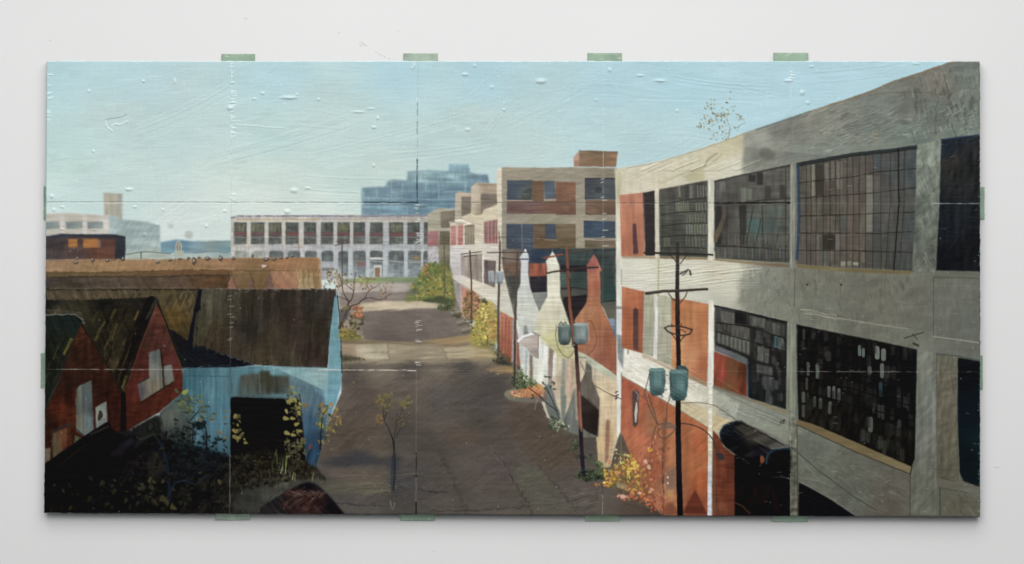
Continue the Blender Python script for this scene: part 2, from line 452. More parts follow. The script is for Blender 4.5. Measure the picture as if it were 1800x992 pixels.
motif('painted_corner_block')
poly([(873, 300), (882, 294), (884, 294), (884, 438), (875, 438)], [(878, 310, 'ddd2b9'), (879, 370, 'd4c8ad'), (880, 430, 'c9c0ab')], soft=.6)
poly([(882, 294), (960, 295), (1008, 294), (1085, 296), (1086, 440), (882, 440)], [(890, 300, '9d927c'), (1000, 302, '958d79'), (1070, 302, '887f69'), (885, 380, '948d7b'), (960, 386, '938d76'), (1020, 340, '9a917d'), (1020, 400, 'a1967f'), (1070, 383, '948b79')], soft=.6, tex=((.025, 0, 12, 2), (.02, 20, 8, 1.5)))
poly([(1008, 277), (1018, 266), (1019, 293), (1009, 293)], [(1012, 275, 'c98973'), (1015, 290, 'b9755a')], soft=.6)
poly([(1018, 266), (1040, 265), (1086, 267), (1083, 294), (1018, 293)], [(1025, 272, '9a6a50'), (1050, 280, '8f6246'), (1078, 285, 'a1694b'), (1050, 270, '8b6148')], soft=.6, tex=((.04, 0, 8, 1.5),))
line([(1018, 265.5), (1086, 267.5)], 2, '7b604f', .9)
WIN = '434e58'
rect(891, 317, 936, 352, [(900, 325, '3d4a54'), (925, 345, '49504d'), (895, 345, '39444f')], soft=.6)
rect(936, 318, 956, 354, [(945, 325, '7e533d'), (950, 348, '7a503a')], soft=.6)
poly([(956, 318), (975, 318), (978, 350), (957, 350)], [(960, 325, '465059'), (972, 340, '4a5560')], soft=.6)
rect(977, 320, 1012, 378, [(985, 330, '8b553f'), (1005, 335, '935a41'), (1000, 370, '7b4d3e')], soft=.6)
rect(891, 354, 1000, 376, [(900, 360, '7d524c'), (930, 365, '7c4f48'), (980, 365, '7f4f3d')], soft=.6, tex=(.05, 0, 14, 1.5))
line([(893, 352.5), (936, 353)], 1.3, 'a08670', .7)
line([(956, 351), (979, 351)], 1.5, 'a5917a', .8)
line([(925, 346), (918, 340), (930, 343)], 2, '6b6a5c', .5)
poly([(1028, 313), (1080, 313), (1083, 351), (1028, 351)], [(1035, 320, '3a3f45'), (1060, 335, '454b4d'), (1075, 345, '3e464b')], soft=.6)
line([(1030, 314), (1081, 314)], 2, '2c3037', .8)
poly([(1049 + 7 * math.cos(t) + 3, 334 + 6 * math.sin(t)) for t in np.linspace(0, 6, 9)], '2d3035', soft=1.2, alpha=.7)
rect(1029, 352, 1083, 378, [(1035, 358, '7e5643'), (1075, 370, '6c4b39'), (1075, 356, '82543f')], soft=.6, tex=(.05, 0, 12, 1.5))
rect(890, 394, 938, 440, [(900, 400, '3c4651'), (925, 420, '3e4a56'), (905, 435, '343c47')], soft=.6, tex=(.04, 0, 12, 1))
line([(917, 395), (918, 439)], 1.6, '6e6f70', .8)
rect(938, 394, 1012, 440, [(945, 405, '76543e'), (990, 405, '7c5c42'), (1000, 430, '6e5137'), (950, 430, '755138')], soft=.7, tex=(.05, 0, 12, 1.2))
poly([(958, 394), (976, 394), (978, 421), (958, 420)], '3a4450', soft=.6)
line([(957, 422), (979, 422.5)], 1.8, '957c60', .8)
poly([(1026, 388), (1082, 389), (1082, 419), (1026, 418)], [(1035, 395, '2f3d4b'), (1070, 410, '38424d'), (1050, 400, '3a4a5b')], soft=.6)
rect(1028, 421, 1083, 436, [(1035, 428, '70543f'), (1075, 428, '7c6b58')], soft=.6, tex=(.06, 0, 12, 1.2))
line([(1028, 421), (1055, 423), (1083, 422)], 2, 'a99f8b', .8)

daubs(['painted_corner_block', 'painted_pale_wing', 'painted_long_factory', 'painted_tower_block'], 2, 14, 3, 0, .02, 13)
motif('painted_courtyard')
poly([(882, 438), (1086, 436), (1086, 665), (1000, 640), (905, 560), (883, 470)],
     [(900, 450, '77695c'), (895, 470, '6f5546'), (925, 445, '3b4654'), (940, 450, '2f3d52'), (975, 455, '36434f'), (1010, 450, '3b4745'), (1060, 450, '3a4342'), (1070, 500, '38463f'), (1070, 560, '55564e'), (1000, 490, '3d4a47'), (990, 530, '4a4640'), (1010, 560, '2d2629'), (945, 530, '7b7f7a'), (950, 560, '888b84'), (895, 500, '4d4d49'), (1010, 640, '5a5650')],
     soft=.8, tex=((.06, 0, 14, 1.5), (.04, 80, 8, 2)))
poly([(886, 441), (924, 439), (930, 460), (903, 484), (890, 470)], [(895, 450, '837562'), (915, 450, '6c6055'), (900, 475, '775745')], soft=.8, alpha=.9)
poly([(891, 486), (912, 484), (912, 520), (904, 522)], '484a47', soft=.8)
rect(930, 463, 962, 487, [(935, 470, 'a2573f'), (955, 480, '984f41')], soft=.8, tex=(.07, 90, 6, 1.5))
poly([(931, 487), (962, 485), (962, 514), (934, 515)], [(940, 495, '342f35'), (955, 505, '2c2a30')], soft=.7)
poly([(934, 515), (963, 513), (963, 530), (946, 560)], [(940, 520, '85877f'), (955, 525, '7b7f7a')], soft=.7)
rect(985, 466, 1032, 478, '29262d', soft=.9)
rect(985, 479, 1032, 505, [(990, 485, '4b5f59'), (1015, 490, '33413e'), (1027, 500, '3c4b47')], soft=.9)
line([(985, 508), (1010, 506), (1032, 509)], 2.6, '332c2a', .9)
rect(985, 511, 1032, 521, [(990, 515, '56564c'), (1025, 515, '4a4d45')], soft=.8)
poly([(985, 524), (1004, 521), (1032, 518), (1030, 535), (1009, 566), (998, 563)], '2b2428', soft=.8)
rect(1059, 478, 1085, 528, [(1065, 485, '33423f'), (1080, 510, '2f4540')], soft=.8)
line([(1058, 531), (1085, 528)], 2, '20262a', .9)
rect(1060, 532, 1086, 565, [(1070, 540, '5c5b50'), (1080, 560, '676457')], soft=.8)
poly([(1056, 538), (1060, 540), (1069, 560), (1066, 562)], 'a8aaa0', soft=.6)
poly([(1066, 561), (1080, 560), (1086, 590), (1086, 602)], [(1072, 565, '7f93a8'), (1082, 590, '5a6c84')], soft=.7)
line([(985, 438), (1083, 437)], 2, '54574f', .7)

motif('painted_street')
poly([(905, 640), (940, 660), (1060, 700), (1092, 760), (1092, 850), (1050, 830), (960, 760)], '57514a', soft=.8)
motif('painted_low_wall')
poly([(905, 560), (940, 580), (1003, 608), (1086, 660), (1086, 765), (1070, 822), (1052, 822), (1048, 766), (1020, 752), (990, 748), (962, 735), (945, 690), (916, 668), (912, 600)],
     [(920, 585, 'c9cdc6'), (925, 620, 'bfc6c0'), (955, 620, 'e2e3d8'), (955, 660, 'd8d9cc'), (975, 600, 'cfcb9f'), (975, 640, 'cdc6a4'), (990, 610, 'c8bd83'), (985, 670, 'bda98c'), (1000, 650, 'c9ac90'), (1005, 680, 'c2a58a'), (1050, 650, 'cbbba0'), (1060, 680, 'cab48f'), (1075, 700, 'd0b78d'), (1060, 780, 'c9a978'), (1045, 640, 'c3b49c')],
     soft=.7, tex=((.04, 90, 14, 2), (.02, 0, 9, 1)))
poly([(948, 603), (964, 611), (964, 690), (953, 682), (946, 650)], [(955, 615, 'e6e9df'), (955, 660, 'dadccf'), (952, 680, 'c6c4b2')], soft=.6, tex=(.04, 90, 14, 2))
poly([(964, 610), (973, 615), (971, 660), (970, 688), (963, 680)], [(968, 620, '8c7a68'), (967, 660, '97857a')], soft=.6)
poly([(973, 617), (978, 620), (975, 662), (971, 668)], 'dcdcd3', soft=.6)
poly([(989, 630), (994, 632), (994, 740), (987, 742), (985, 690)], [(991, 640, '8b9182'), (990, 720, '747f74')], soft=1)
poly([(1004, 633), (1012, 638), (1011, 665), (1004, 662)], 'b0997c', soft=.8)
rect(1060, 655, 1061.5, 680, 'a08e78', soft=.6)
daubs(['painted_low_wall'], 88, 22, 4, .6, .015, 14)
# leaning bottle shaped shadows
poly([(958, 683), (966, 676), (973, 690), (978, 710), (984, 725), (986, 748), (970, 740), (958, 710)], [(965, 700, '6d7370'), (978, 730, '66706a')], soft=.9, sm=True)
poly([(1031, 628), (1040, 633), (1041, 668), (1048, 684), (1054, 700), (1052, 768), (1030, 770), (988, 756), (991, 738), (1001, 712), (1009, 685), (1022, 670), (1028, 656)],
     [(1035, 640, '66665a'), (1033, 665, '62594e'), (1015, 690, '6d6f66'), (1003, 730, '6a6f68'), (1035, 685, '655b50'), (1048, 700, '6a6055')], soft=.8, tex=(.05, 90, 8, 2))
poly([(1021, 695), (1035, 702), (1053, 720), (1050, 767), (1034, 760), (1020, 750)], [(1030, 710, '362c27'), (1045, 740, '241c1b'), (1030, 745, '2b2421')], soft=.9)
line([(1028, 698), (1052, 720)], 1.2, '7a7064', .7)
poly([(1065, 742), (1068, 737), (1072, 741), (1070, 810), (1063, 815)], [(1068, 750, '93684f'), (1066, 800, '9a6e57')], soft=.8)
line([(1086, 700), (1085, 770), (1072, 820)], 2.5, 'e8dcc0', .8)
poly([(1008, 640), (1014, 640), (1018, 740), (1012, 738)], 'b6a488', soft=.7, alpha=.6)

motif('painted_white_kiln')
poly([(923.6, 439), (929, 448), (930, 457), (928.6, 460), (928.5, 480), (931, 502), (937, 522), (950, 553), (940, 580), (925, 592), (910, 570), (908, 545), (909.5, 512), (915, 500), (915.5, 460), (913, 454), (918, 446)],
     [(920, 450, 'ced4d8'), (922, 480, 'c5c9c5'), (920, 520, 'c4c8bd'), (935, 550, 'c8cabc'), (915, 560, 'cdcfc4'), (928, 580, 'bcc2b8')], soft=.6, tex=((.03, 0, 10, 1), (.02, 90, 9, 2)))
line([(913, 455), (930, 455)], 1.4, '8a95a5', .8)
line([(923.5, 440), (924, 446)], 3, 'eef2f4', .9)
poly([(921, 573), (926, 573), (930, 592), (920, 600)], '848b80', soft=.9)
motif('painted_cream_kiln')
poly([(971, 442), (976, 449), (983, 465), (984, 478), (985, 520), (990, 535), (1001, 569), (1005, 600), (1005, 620), (975, 606), (939, 585), (944, 556), (962, 521), (961.5, 470), (960, 460)],
     [(970, 455, 'dad8c6'), (973, 490, 'd6d2b9'), (965, 520, 'dedac2'), (960, 545, 'd3ceb2'), (985, 560, 'cdc8ab'), (955, 580, 'd2ccac'), (985, 600, 'c3bd85'), (965, 590, 'c9c48f')], soft=.6, tex=((.025, 0, 12, 1), (.02, 90, 9, 2)))
line([(978, 450), (983.5, 466)], 1.6, '5a6360', .7)
line([(985, 522), (990, 535), (1000, 568)], 1.5, '70786a', .6)
poly([(940, 584), (975, 604), (1004, 624), (1005, 634), (1000, 630), (985, 628), (960, 603)], [(960, 598, 'c3be7d'), (990, 615, 'b9b478')], soft=1.2, alpha=.8)
motif('painted_red_kiln')
poly([(1043.5, 447), (1050, 457), (1058, 476), (1054, 478), (1055.5, 500), (1055.6, 532), (1062, 548), (1073, 571), (1085, 601), (1085, 662), (1060, 643), (1043, 632), (1017, 618), (1011, 600), (1009, 564), (1030, 534), (1033, 522), (1032.5, 480), (1031, 468)],
     [(1043, 455, 'b85a4c'), (1040, 466, 'ad5348'), (1040, 490, 'b56043'), (1050, 500, 'a85039'), (1042, 530, 'b3613f'), (1030, 550, 'b66a45'), (1050, 565, 'ab5a38'), (1030, 600, 'b2603f'), (1065, 600, 'a04f35'), (1060, 630, '954832'), (1040, 620, 'ac5e44')], soft=.6, tex=((.04, 90, 14, 2), (.02, 0, 10, 1)))
line([(1032, 471), (1040, 471), (1050, 470)], 3.2, '4b3632', .9)
line([(1046, 540), (1040, 560)], 3, 'b9714a', .5)
poly([(1022, 619), (1045, 633), (1085, 662), (1085, 672), (1040, 645), (1015, 622)], 'b9a184', soft=.8, alpha=.8)
motif('painted_awning')
poly([(910, 601), (922, 590), (938, 586), (946.5, 590), (946, 631), (940, 629), (926, 613)], [(920, 600, 'b9aca0'), (940, 600, 'b3a498'), (942, 625, 'a2968c')], soft=.6)
line([(911, 600), (921, 592), (937, 587)], 4, 'e9e9ee', .95, sm=True, h=.4)
line([(946, 590), (946, 630)], 1.6, '7a6a68', .8)
line([(936, 584), (948, 590)], 3, '8b7f86', .8)
poly([(931, 622), (936, 626), (937, 672), (931, 670)], '857062', soft=.7)
line([(926, 617), (924, 665)], 3, '93a4a4', .7)

motif('painted_street')
poly([(593, 492), (752, 489), (790, 486), (812, 555), (850, 600), (905, 645), (960, 735), (1052, 818), (1090, 850), (1165, 905), (1165, 925), (450, 925), (540, 830), (600, 690), (600, 600)],
     [(620, 500, 'b3aaa0'), (700, 495, 'a9a39a'), (740, 505, '9f958d'), (650, 515, '8d837b'), (720, 520, '837b74'), (640, 537, 'b0a18a'), (700, 537, 'bba98a'), (760, 537, 'b9ab90'), (650, 560, '746b64'), (720, 570, '71685f'), (760, 560, '6f6862'), (820, 580, '706a60'), (680, 590, '6a625d'),
      (620, 620, 'a99a80'), (650, 618, 'b2a485'), (700, 620, 'a5997c'), (760, 620, 'a0937a'), (840, 622, 'a39575'), (860, 612, '9f8d66'), (790, 592, '9d8562'),
      (620, 660, '5a514c'), (720, 650, '5b544f'), (820, 650, '59534f'), (640, 700, '5a5049'), (780, 700, '59524e'), (860, 680, '524c48'), (700, 750, '514b47'), (850, 750, '544d48'), (930, 740, '584b42'), (620, 770, '54493f'), (760, 800, '504a45'), (880, 820, '554e4a'), (980, 780, '564a40'), (1000, 860, '5d5550'), (640, 850, '59534c'), (700, 870, '4c4946'), (600, 880, '514e4b'), (850, 880, '57524c'), (930, 860, '59564c'), (1060, 890, '5b544e')],
     soft=.7, tex=((.018, 0, 26, 2), (.012, -35, 14, 2), (.014, 70, 22, 9)))
poly([(598, 499), (670, 496), (740, 498), (762, 508), (770, 514), (690, 516), (640, 515), (598, 513)], [(620, 505, 'b9ada0'), (700, 502, 'b3a89d'), (750, 508, 'a39a92')], soft=1.5, alpha=.85)
poly([(598, 516), (640, 514), (720, 513), (775, 515), (772, 530), (700, 529), (640, 532), (598, 536)], [(620, 524, '8c827c'), (700, 520, '8a817b'), (750, 526, '827a76')], soft=1.2)
poly([(634, 536), (660, 532), (710, 530), (776, 531), (784, 538), (770, 541), (720, 543), (660, 547), (634, 549)], [(645, 540, 'c0ae90'), (690, 537, 'c9b899'), (740, 537, 'c5b496'), (778, 536, 'b9a98c')], soft=.9)
poly([(634, 549), (700, 545), (782, 541), (800, 548), (815, 562), (835, 578), (838, 588), (800, 592), (720, 602), (640, 598), (636, 580)], [(645, 555, '7c726c'), (700, 555, '766c66'), (680, 590, '6a605b'), (760, 560, '756b65'), (740, 590, '70665f'), (810, 575, '7b7269')], soft=1, tex=((.012, 0, 26, 1.6), (.01, -30, 12, 1.5)))
poly([(728, 545), (745, 543), (790, 590), (760, 597)], '817770', soft=2, alpha=.5, keep=True)
poly([(600, 588), (640, 597), (720, 602), (800, 592), (845, 585), (850, 600), (780, 606), (640, 606), (600, 604)], [(620, 600, '83775c'), (720, 603, '8a7c62'), (800, 595, 'a58a62'), (840, 592, 'a8925f')], soft=1)
line([(600, 600), (640, 603), (700, 604), (730, 609), (790, 608), (850, 604)], 2, '7b6a4e', .7, sm=True)
poly([(601, 606), (682, 604), (682, 632), (601, 630)], [(610, 612, 'a48d72'), (640, 615, 'b7aa8d'), (665, 620, 'b0a587'), (610, 626, '8a7d66')], soft=1, tex=(.04, 0, 16, 1.5))
poly([(682, 604), (720, 608), (780, 610), (788, 632), (683, 632)], [(700, 615, 'a2967a'), (760, 620, 'a09479')], soft=1)
poly([(780, 612), (830, 605), (862, 612), (876, 626), (860, 632), (788, 632)], [(800, 618, 'ab9d7d'), (850, 615, 'ac9a72'), (862, 624, 'b09c6f')], soft=1)
line([(682, 604), (683, 632)], 1.4, '7f745c', .8)
line([(776, 612), (786, 632)], 1.4, '7f745c', .7)
line([(603, 631), (680, 636), (730, 636), (780, 635), (870, 634)], 2.6, '9c927c', .8, sm=True, rough=.3)
poly([(603, 637), (730, 640), (870, 637), (860, 645), (730, 650), (605, 648)], '524f4c', soft=2, alpha=.5)
poly([(600, 624), (618, 628), (640, 633), (600, 636)], '4e4a36', soft=1.5, alpha=.8)
poly([(855, 650), (872, 646), (900, 643), (902, 657), (880, 657), (862, 655)], [(870, 650, 'ab8c58'), (895, 650, 'a3824f')], soft=1)
# paving lines, cracks and cool patches in the near shade
for P, w, c, al in (([(862, 784), (890, 822), (928, 886), (936, 905)], 2.2, '3f3436', .8), ([(860, 782), (900, 842)], 1.4, '7d6c6e', .6), ([(774, 795), (795, 840), (812, 880), (822, 905)], 7, '413b36', .35), ([(693, 861), (720, 860), (760, 864), (794, 866)], 1.6, '2f2d31', .8), ([(753, 899), (800, 898), (850, 896), (905, 893), (940, 889), (1000, 882), (1041, 869)], 1.6, '37332f', .8),
                    ([(948, 819), (975, 850), (1000, 880), (1016, 903)], 1.8, '3f3933', .7), ([(580, 884), (620, 886), (690, 890)], 2.5, '33353f', .6), ([(690, 780), (690, 905)], 1.2, '494642', .6), ([(1060, 868), (1100, 885), (1140, 905)], 1.4, '3c352f', .7), ([(815, 668), (830, 700)], 2, '5f4d46', .5)):
    line(P, w, c, al, sm=True)
for P, c, al, so in (([(580, 806), (630, 792), (640, 783), (655, 793), (678, 806), (670, 818), (600, 822), (560, 815)], '2c3240', .8, 4), ([(680, 804), (700, 800), (703, 845), (697, 870), (686, 865), (678, 830)], '2e3743', .75, 3),                      ([(620, 780), (660, 782), (685, 790), (684, 808), (650, 800)], '615a48', .7, 4), ([(760, 680), (795, 680), (800, 722), (765, 722)], '64605f', .6, 5), ([(580, 825), (640, 822), (690, 825), (690, 845), (600, 848)], '6a5c4f', .6, 4), ([(575, 848), (640, 850), (690, 850), (690, 865), (580, 866)], '615f4a', .7, 4), ([(780, 755), (830, 752), (850, 775), (800, 785)], '5c4b3e', .6, 5),
                     ([(830, 700), (880, 690), (890, 715), (850, 730)], '5a5658', .5, 5), ([(820, 790), (860, 780), (900, 850), (860, 880), (810, 850)], '5f5350', .6, 6), ([(920, 770), (990, 760), (1010, 820), (950, 820)], '60503f', .5, 6), ([(905, 830), (945, 822), (1000, 895), (945, 895)], '5f6052', .7, 3), ([(700, 820), (745, 818), (745, 870), (700, 865)], '48494e', .6, 6), ([(740, 620), (700, 700), (650, 660)], '5f5650', .3, 9),
                     ([(830, 640), (890, 645), (900, 690), (850, 720), (800, 690)], '4a4546', .45, 8), ([(620, 700), (670, 690), (690, 770), (620, 790)], '625449', .5, 8), ([(1010, 845), (1060, 835), (1090, 860), (1040, 880)], '6a5c58', .5, 5)):
    poly(P, c, soft=so, alpha=al * .7, sm=True, h=0)
streaks(60, (600, 830), (690, 872), (1, -.05), 40, 1.3, ['75705a', '807862', '46433e'], 3, .35)
streaks(50, (590, 700), (640, 800), (.75, -.65), 30, 1.2, ['6e635a', '3d3733'], 4, .25)
streaks(60, (940, 770), (1010, 830), (.8, -.6), 24, 1, ['766656', '40382f'], 5, .3)
streaks(70, (640, 640), (900, 760), (.9, -.35), 24, 1, ['6b625c', '463f3b'], 6, .2)
streaks(50, (760, 800), (930, 900), (.9, -.1), 30, 1, ['6a645c', '45403b'], 8, .18)
streaks(40, (1000, 855), (1110, 900), (.95, -.25), 30, 1.3, ['736c66', '453e39'], 18, .5)
daubs(['painted_street'], -3, 34, 4, .8, .02, 3)
daubs(['painted_street'], -32, 26, 4, 1.5, .02, 4, P=[(600, 640), (900, 640), (1060, 850), (1060, 905), (600, 905)])
motif('painted_leaf_mound')
poly([(886, 693), (892, 687), (908, 682), (930, 676), (948, 675), (957, 688), (962, 702), (945, 708), (920, 708), (895, 703)], [(890, 695, '7d7a62'), (910, 703, '6b675a'), (950, 703, '6f6357')], soft=.9, sm=True)
poly([(895, 690), (915, 684), (935, 676), (952, 677), (956, 695), (930, 699), (905, 697)], [(905, 692, 'b07d5b'), (930, 685, 'c1794a'), (950, 680, 'd09a4f'), (950, 694, 'a9603f')], soft=1, sm=True)
dabs(60, [(893, 690), (952, 676), (957, 697), (905, 700)], (1.2, 3), ['d68c4f', 'b4633a', 'dca866', '9a5a3d', 'c7a78a'], 11)

motif('painted_grass_verge')
poly([(598, 492), (640, 488), (700, 487), (745, 488), (742, 496), (690, 497), (600, 498)], [(610, 493, '83936a'), (640, 493, '8d9a5c'), (690, 492, '80916a'), (730, 492, '70805a')], soft=1.2)

motif('painted_tan_roofs')
poly([(70, 458), (130, 456), (200, 457), (290, 456), (400, 454), (520, 453), (560, 453), (563, 458), (566, 512), (70, 512)],
     [(90, 468, 'a67d55'), (200, 468, 'a47a4e'), (300, 465, 'ab7f51'), (400, 462, 'ad7c52'), (500, 460, 'aa764b'), (550, 460, 'a8744a'), (420, 490, '8c6a42'), (450, 495, '87683e'), (545, 485, 'a07b4a')], soft=.7, tex=((.03, 0, 20, 1.5), (.025, -15, 10, 2)))
line([(78, 457), (200, 456), (400, 454), (560, 453)], 1.5, 'c19a72', .5)
poly([(70, 478), (150, 479), (250, 477), (340, 474.5), (410, 476), (410, 487), (250, 486), (70, 488)], [(80, 482, '6d5532'), (200, 481, '6f5433'), (330, 480, '765130')], soft=.9)
line([(78, 478), (170, 479), (250, 477), (340, 475), (475, 476), (522, 476)], 1.6, '5e4427', .8, sm=True)
poly([(70, 488), (150, 486), (250, 487), (340, 483), (406, 484), (416, 510), (70, 510)], [(90, 495, '4c3f38'), (100, 505, '4d4130'), (200, 497, '5c4a3a'), (300, 497, '5f4936'), (380, 495, '614227'), (395, 505, '5e4429')], soft=.9, tex=((.06, 0, 12, 1.5), (.05, -60, 8, 1.5)))
line([(78, 488), (170, 486), (260, 487), (335, 484), (404, 484)], 2.4, '3c2f24', .8, sm=True)
poly([(405, 484), (410, 482), (440, 480), (440, 510), (416, 510)], [(420, 490, '836542'), (430, 505, '7c5c33')], soft=.8)
poly([(440, 480), (474, 478), (474, 510), (446, 510)], [(455, 490, '806139'), (465, 505, '7a5a30')], soft=.8)
for a, b, c, cc in ((408, 398, 416, '9a6450'), (441, 436, 448, '79584a'), (474, 465, 482, '7e5a4e')):
    poly([(a, 484 if a < 420 else 482 - (a > 460) * 4), (c, 509), (b, 509)], cc, soft=.6)
    line([(a, 483 if a < 420 else 480 - (a > 460) * 3), (c + .5, 509)], 1.4, '503a28', .8)
poly([(475, 477), (522, 476), (527, 509), (482, 509)], [(485, 485, 'aa7653'), (515, 490, 'b07a55'), (500, 505, 'a46c4d')], soft=.7, tex=(.04, -50, 8, 2))
for x in (531, 540, 549):
    poly([(x - 3, 470 + (x % 5)), (x + 4, 509), (x - 5, 509)], 'bda372', soft=.9, alpha=.7)
    line([(x + 2, 472), (x + 5, 509)], 1.2, '7c5a33', .7)
line([(522, 477), (526, 495), (527, 509)], 2, 'c3a673', .8)
line([(560, 455), (563, 475), (563, 508)], 2, 'c8a36d', .7)
line([(554, 460), (557, 508)], 1.4, '8c6436', .6)
motif('painted_roof_vents')
for x, y, w, h_ in ((137, 454.5, 3.5, 2), (134.5, 461.5, 4, 2.6), (164, 457, 3.5, 3), (190, 458, 3.5, 3), (217, 455, 3, 4), (278, 461, 4, 2.4), (300, 457, 3.5, 2), (317.5, 455, 4.4, 1.6), (331.5, 454, 3, 2.6), (342, 459, 4, 6), (350.5, 453, 3, 2), (365.5, 454.5, 5, 3), (388.5, 454, 4, 4), (411, 454.5, 3, 3), (444.5, 450, 2.4, 3), (469, 456, 5, 3), (482.5, 455.5, 4.2, 2.6), (494.5, 453.5, 3, 2), (505, 453, 3, 2), (514, 450.5, 3.2, 2.2)):
    dab(x, y, w, h_, 0, '4d3f3a', .95, h=.5)
    dab(x - 1, y - .6, w * .55, h_ * .45, 0, 'b3aaa0', .8, h=.4)
dab(466, 469, 6.5, 3.6, -.1, '6b4a33', .9)
dab(464.5, 468.5, 4.8, 2.6, -.1, 'c9b2a0', 1, h=.6)
for x, y in ((365.5, 458), (389, 458), (342, 464), (164, 461)):
    line([(x, y), (x + .5, y + 3)], 1.4, '5e4a3a', .8)

motif('painted_dark_roofs')
poly([(70, 509), (200, 508), (352, 508), (350, 520), (330, 610), (322, 650), (200, 700), (70, 700)],
     [(90, 515, '5c4c38'), (160, 515, '5f4e37'), (240, 515, '5b4c36'), (300, 520, '5a4a2e'), (330, 530, '64502f'), (310, 560, '63491f'), (325, 590, '4d3c20'), (335, 515, '574933')], soft=.7, tex=((.08, -68, 12, 1.2), (.05, 0, 6, 2)))
for x in range(80, 356, 9):
    rs = np.random.RandomState(x)
    line([(x, 509 + rs.rand()), (x + 5 + 4 * rs.rand(), 508.5 + rs.rand())], 1 + 1.6 * rs.rand(), '1f1c18', .8)
line([(78, 507), (200, 506.5), (352, 506)], 1.1, '7d6a59', .6)
streaks(26, (170, 512), (345, 530), (-.38, .92), 18, 1.6, ['7f6a3c', '3c3122', '2f281c', '8b7549'], 21, .7)
# second roof, behind the red gable
poly([(70, 527), (160, 527), (230, 524), (270, 521), (278, 524), (283, 545), (262, 569), (235, 645), (212, 770), (190, 700), (150, 580), (70, 560)],
     [(90, 533, '1e1d19'), (180, 531, '1b1b18'), (250, 528, '24211d'), (100, 548, '4a4230'), (140, 552, '3c3524'), (180, 560, '2b2619'), (220, 560, '332a1b'), (180, 600, '251f16'), (160, 590, '2a2618'), (200, 640, '463923'), (195, 620, '322a1b'), (215, 690, '352c1b'), (240, 600, '1c1713'), (225, 650, '221b15'), (245, 560, '231f1a')],
     soft=.7, tex=((.1, -66, 14, 1.6), (.06, 0, 5, 2)))
line([(78, 545), (130, 549), (143, 552)], 3.5, '57503c', .7)
streaks(26, (160, 540), (250, 610), (-.4, .92), 22, 2.2, ['564a24', '5f5128', '191612', '14120f', '4b4228'], 22, .75)
for a, b in (((239, 577), (226, 600)), ((243, 548), (236, 562)), ((202, 545), (195, 560)), ((205, 570), (196, 598)), ((184, 566), (168, 598)), ((222, 662), (214, 682))):
    line([a, b], 3, '7c6222' if a[0] > 220 else '594b26', .75, soft=.9)
line([(266, 530), (252, 560), (232, 600), (218, 640), (200, 690)], 17, '17130f', .8, soft=1.5)
line([(276, 524), (266, 545), (258, 560)], 5, '3c3b33', .7)
line([(230, 604), (210, 662), (203, 690)], 2, '6b5526', .5)
line([(197, 615), (186, 640)], 3, '14120f', .8)
# first roof, far left
poly([(70, 554), (125, 554), (140, 558), (148, 568), (143, 572), (120, 640), (100, 690), (70, 760)], [(90, 565, '1d2621'), (120, 570, '1c2420'), (100, 600, '1e211a'), (85, 640, '1a1c15'), (110, 640, '23241c'), (90, 690, '1c1e18')], soft=.7, tex=((.1, -66, 14, 1.6),))
line([(78, 554), (125, 553), (140, 557), (148, 569)], 2, '7f8479', .85, sm=True)
streaks(16, (85, 580), (120, 660), (-.42, .9), 18, 1.8, ['3e3a20', '2d2d22', '121410'], 23, .7)
line([(125, 597), (112, 622)], 4, '756120', .85, soft=.8)
line([(103, 610), (93, 632)], 2.5, '4d4620', .7)
line([(142, 570), (120, 625), (97, 680), (80, 720)], 5, '24241e', .9)
line([(118, 640), (98, 680), (84, 712)], 3, '45443a', .5)

motif('painted_undergrowth')
poly([(60, 780), (80, 780), (196, 700), (222, 750), (230, 790), (200, 860), (60, 890)], '100c0a', soft=.8)
daubs(['painted_dark_roofs', 'painted_tan_roofs'], 112, 16, 3.5, 1.2, .04, 10, mix=.7)
motif('painted_red_gable')
poly([(143, 570), (152, 583), (178, 625), (200, 665), (217, 692), (217, 768), (194, 752), (78, 822), (70, 822), (72, 740), (100, 680), (122, 622)],
     [(143, 580, '723420'), (135, 620, '4a2418'), (160, 640, '50271a'), (120, 680, '42201a'), (180, 680, '431f17'), (108, 720, '7a2c1a'), (125, 730, '6f2917'), (85, 740, '401d15'), (125, 700, '522016'), (195, 720, '451c15'), (200, 745, '4d1e16'), (88, 780, '4e2417'), (210, 700, '521f17')],
     soft=.8, tex=((.09, 90, 12, 2), (.07, 20, 4, 1.2)))
line([(144, 571), (180, 628), (216, 690)], 4.5, '23201a', .85)
poly([(133, 686), (140, 678), (161, 669), (163, 720), (166, 759), (152, 771), (134, 757)], [(138, 700, '6e6c5a'), (140, 740, '7c7a66'), (150, 700, '5f6f72'), (155, 740, '6d8488'), (162, 720, '51575a')], soft=.7, tex=(.08, 90, 16, 1.5))
poly([(129, 788), (132, 765), (150, 773)], '6e6347', soft=.7)
poly([(168, 716), (187, 706), (189, 745), (169, 760)], [(172, 730, 'a3a797'), (184, 720, '8d9a92'), (180, 748, '7f8b80')], soft=.7)
dab(176.5, 731, 4.2, 8.5, .15, '3d382d', 1)
poly([(93, 762), (117, 752), (118, 784), (92, 808)], [(97, 775, '8a6a4c'), (112, 765, '8b4a2c'), (100, 795, '7a5e43'), (115, 780, '8a3a22')], soft=.8, tex=(.08, 90, 12, 1.5))
poly([(70, 790), (89, 787), (88, 815), (70, 822)], [(84, 800, '9b7561')], soft=.8)
line([(92, 762), (106, 752), (128, 744)], 3, '35373c', .85)
line([(134, 754), (154, 772)], 2, '2d2a26', .8)
line([(189, 748), (150, 772), (118, 795), (72, 826)], 11, '13110f', .95, soft=1)
line([(190, 750), (160, 764)], 3, '3a3a35', .7)
line([(150, 782), (100, 822), (80, 845)], 2.2, '3d2416', .8)
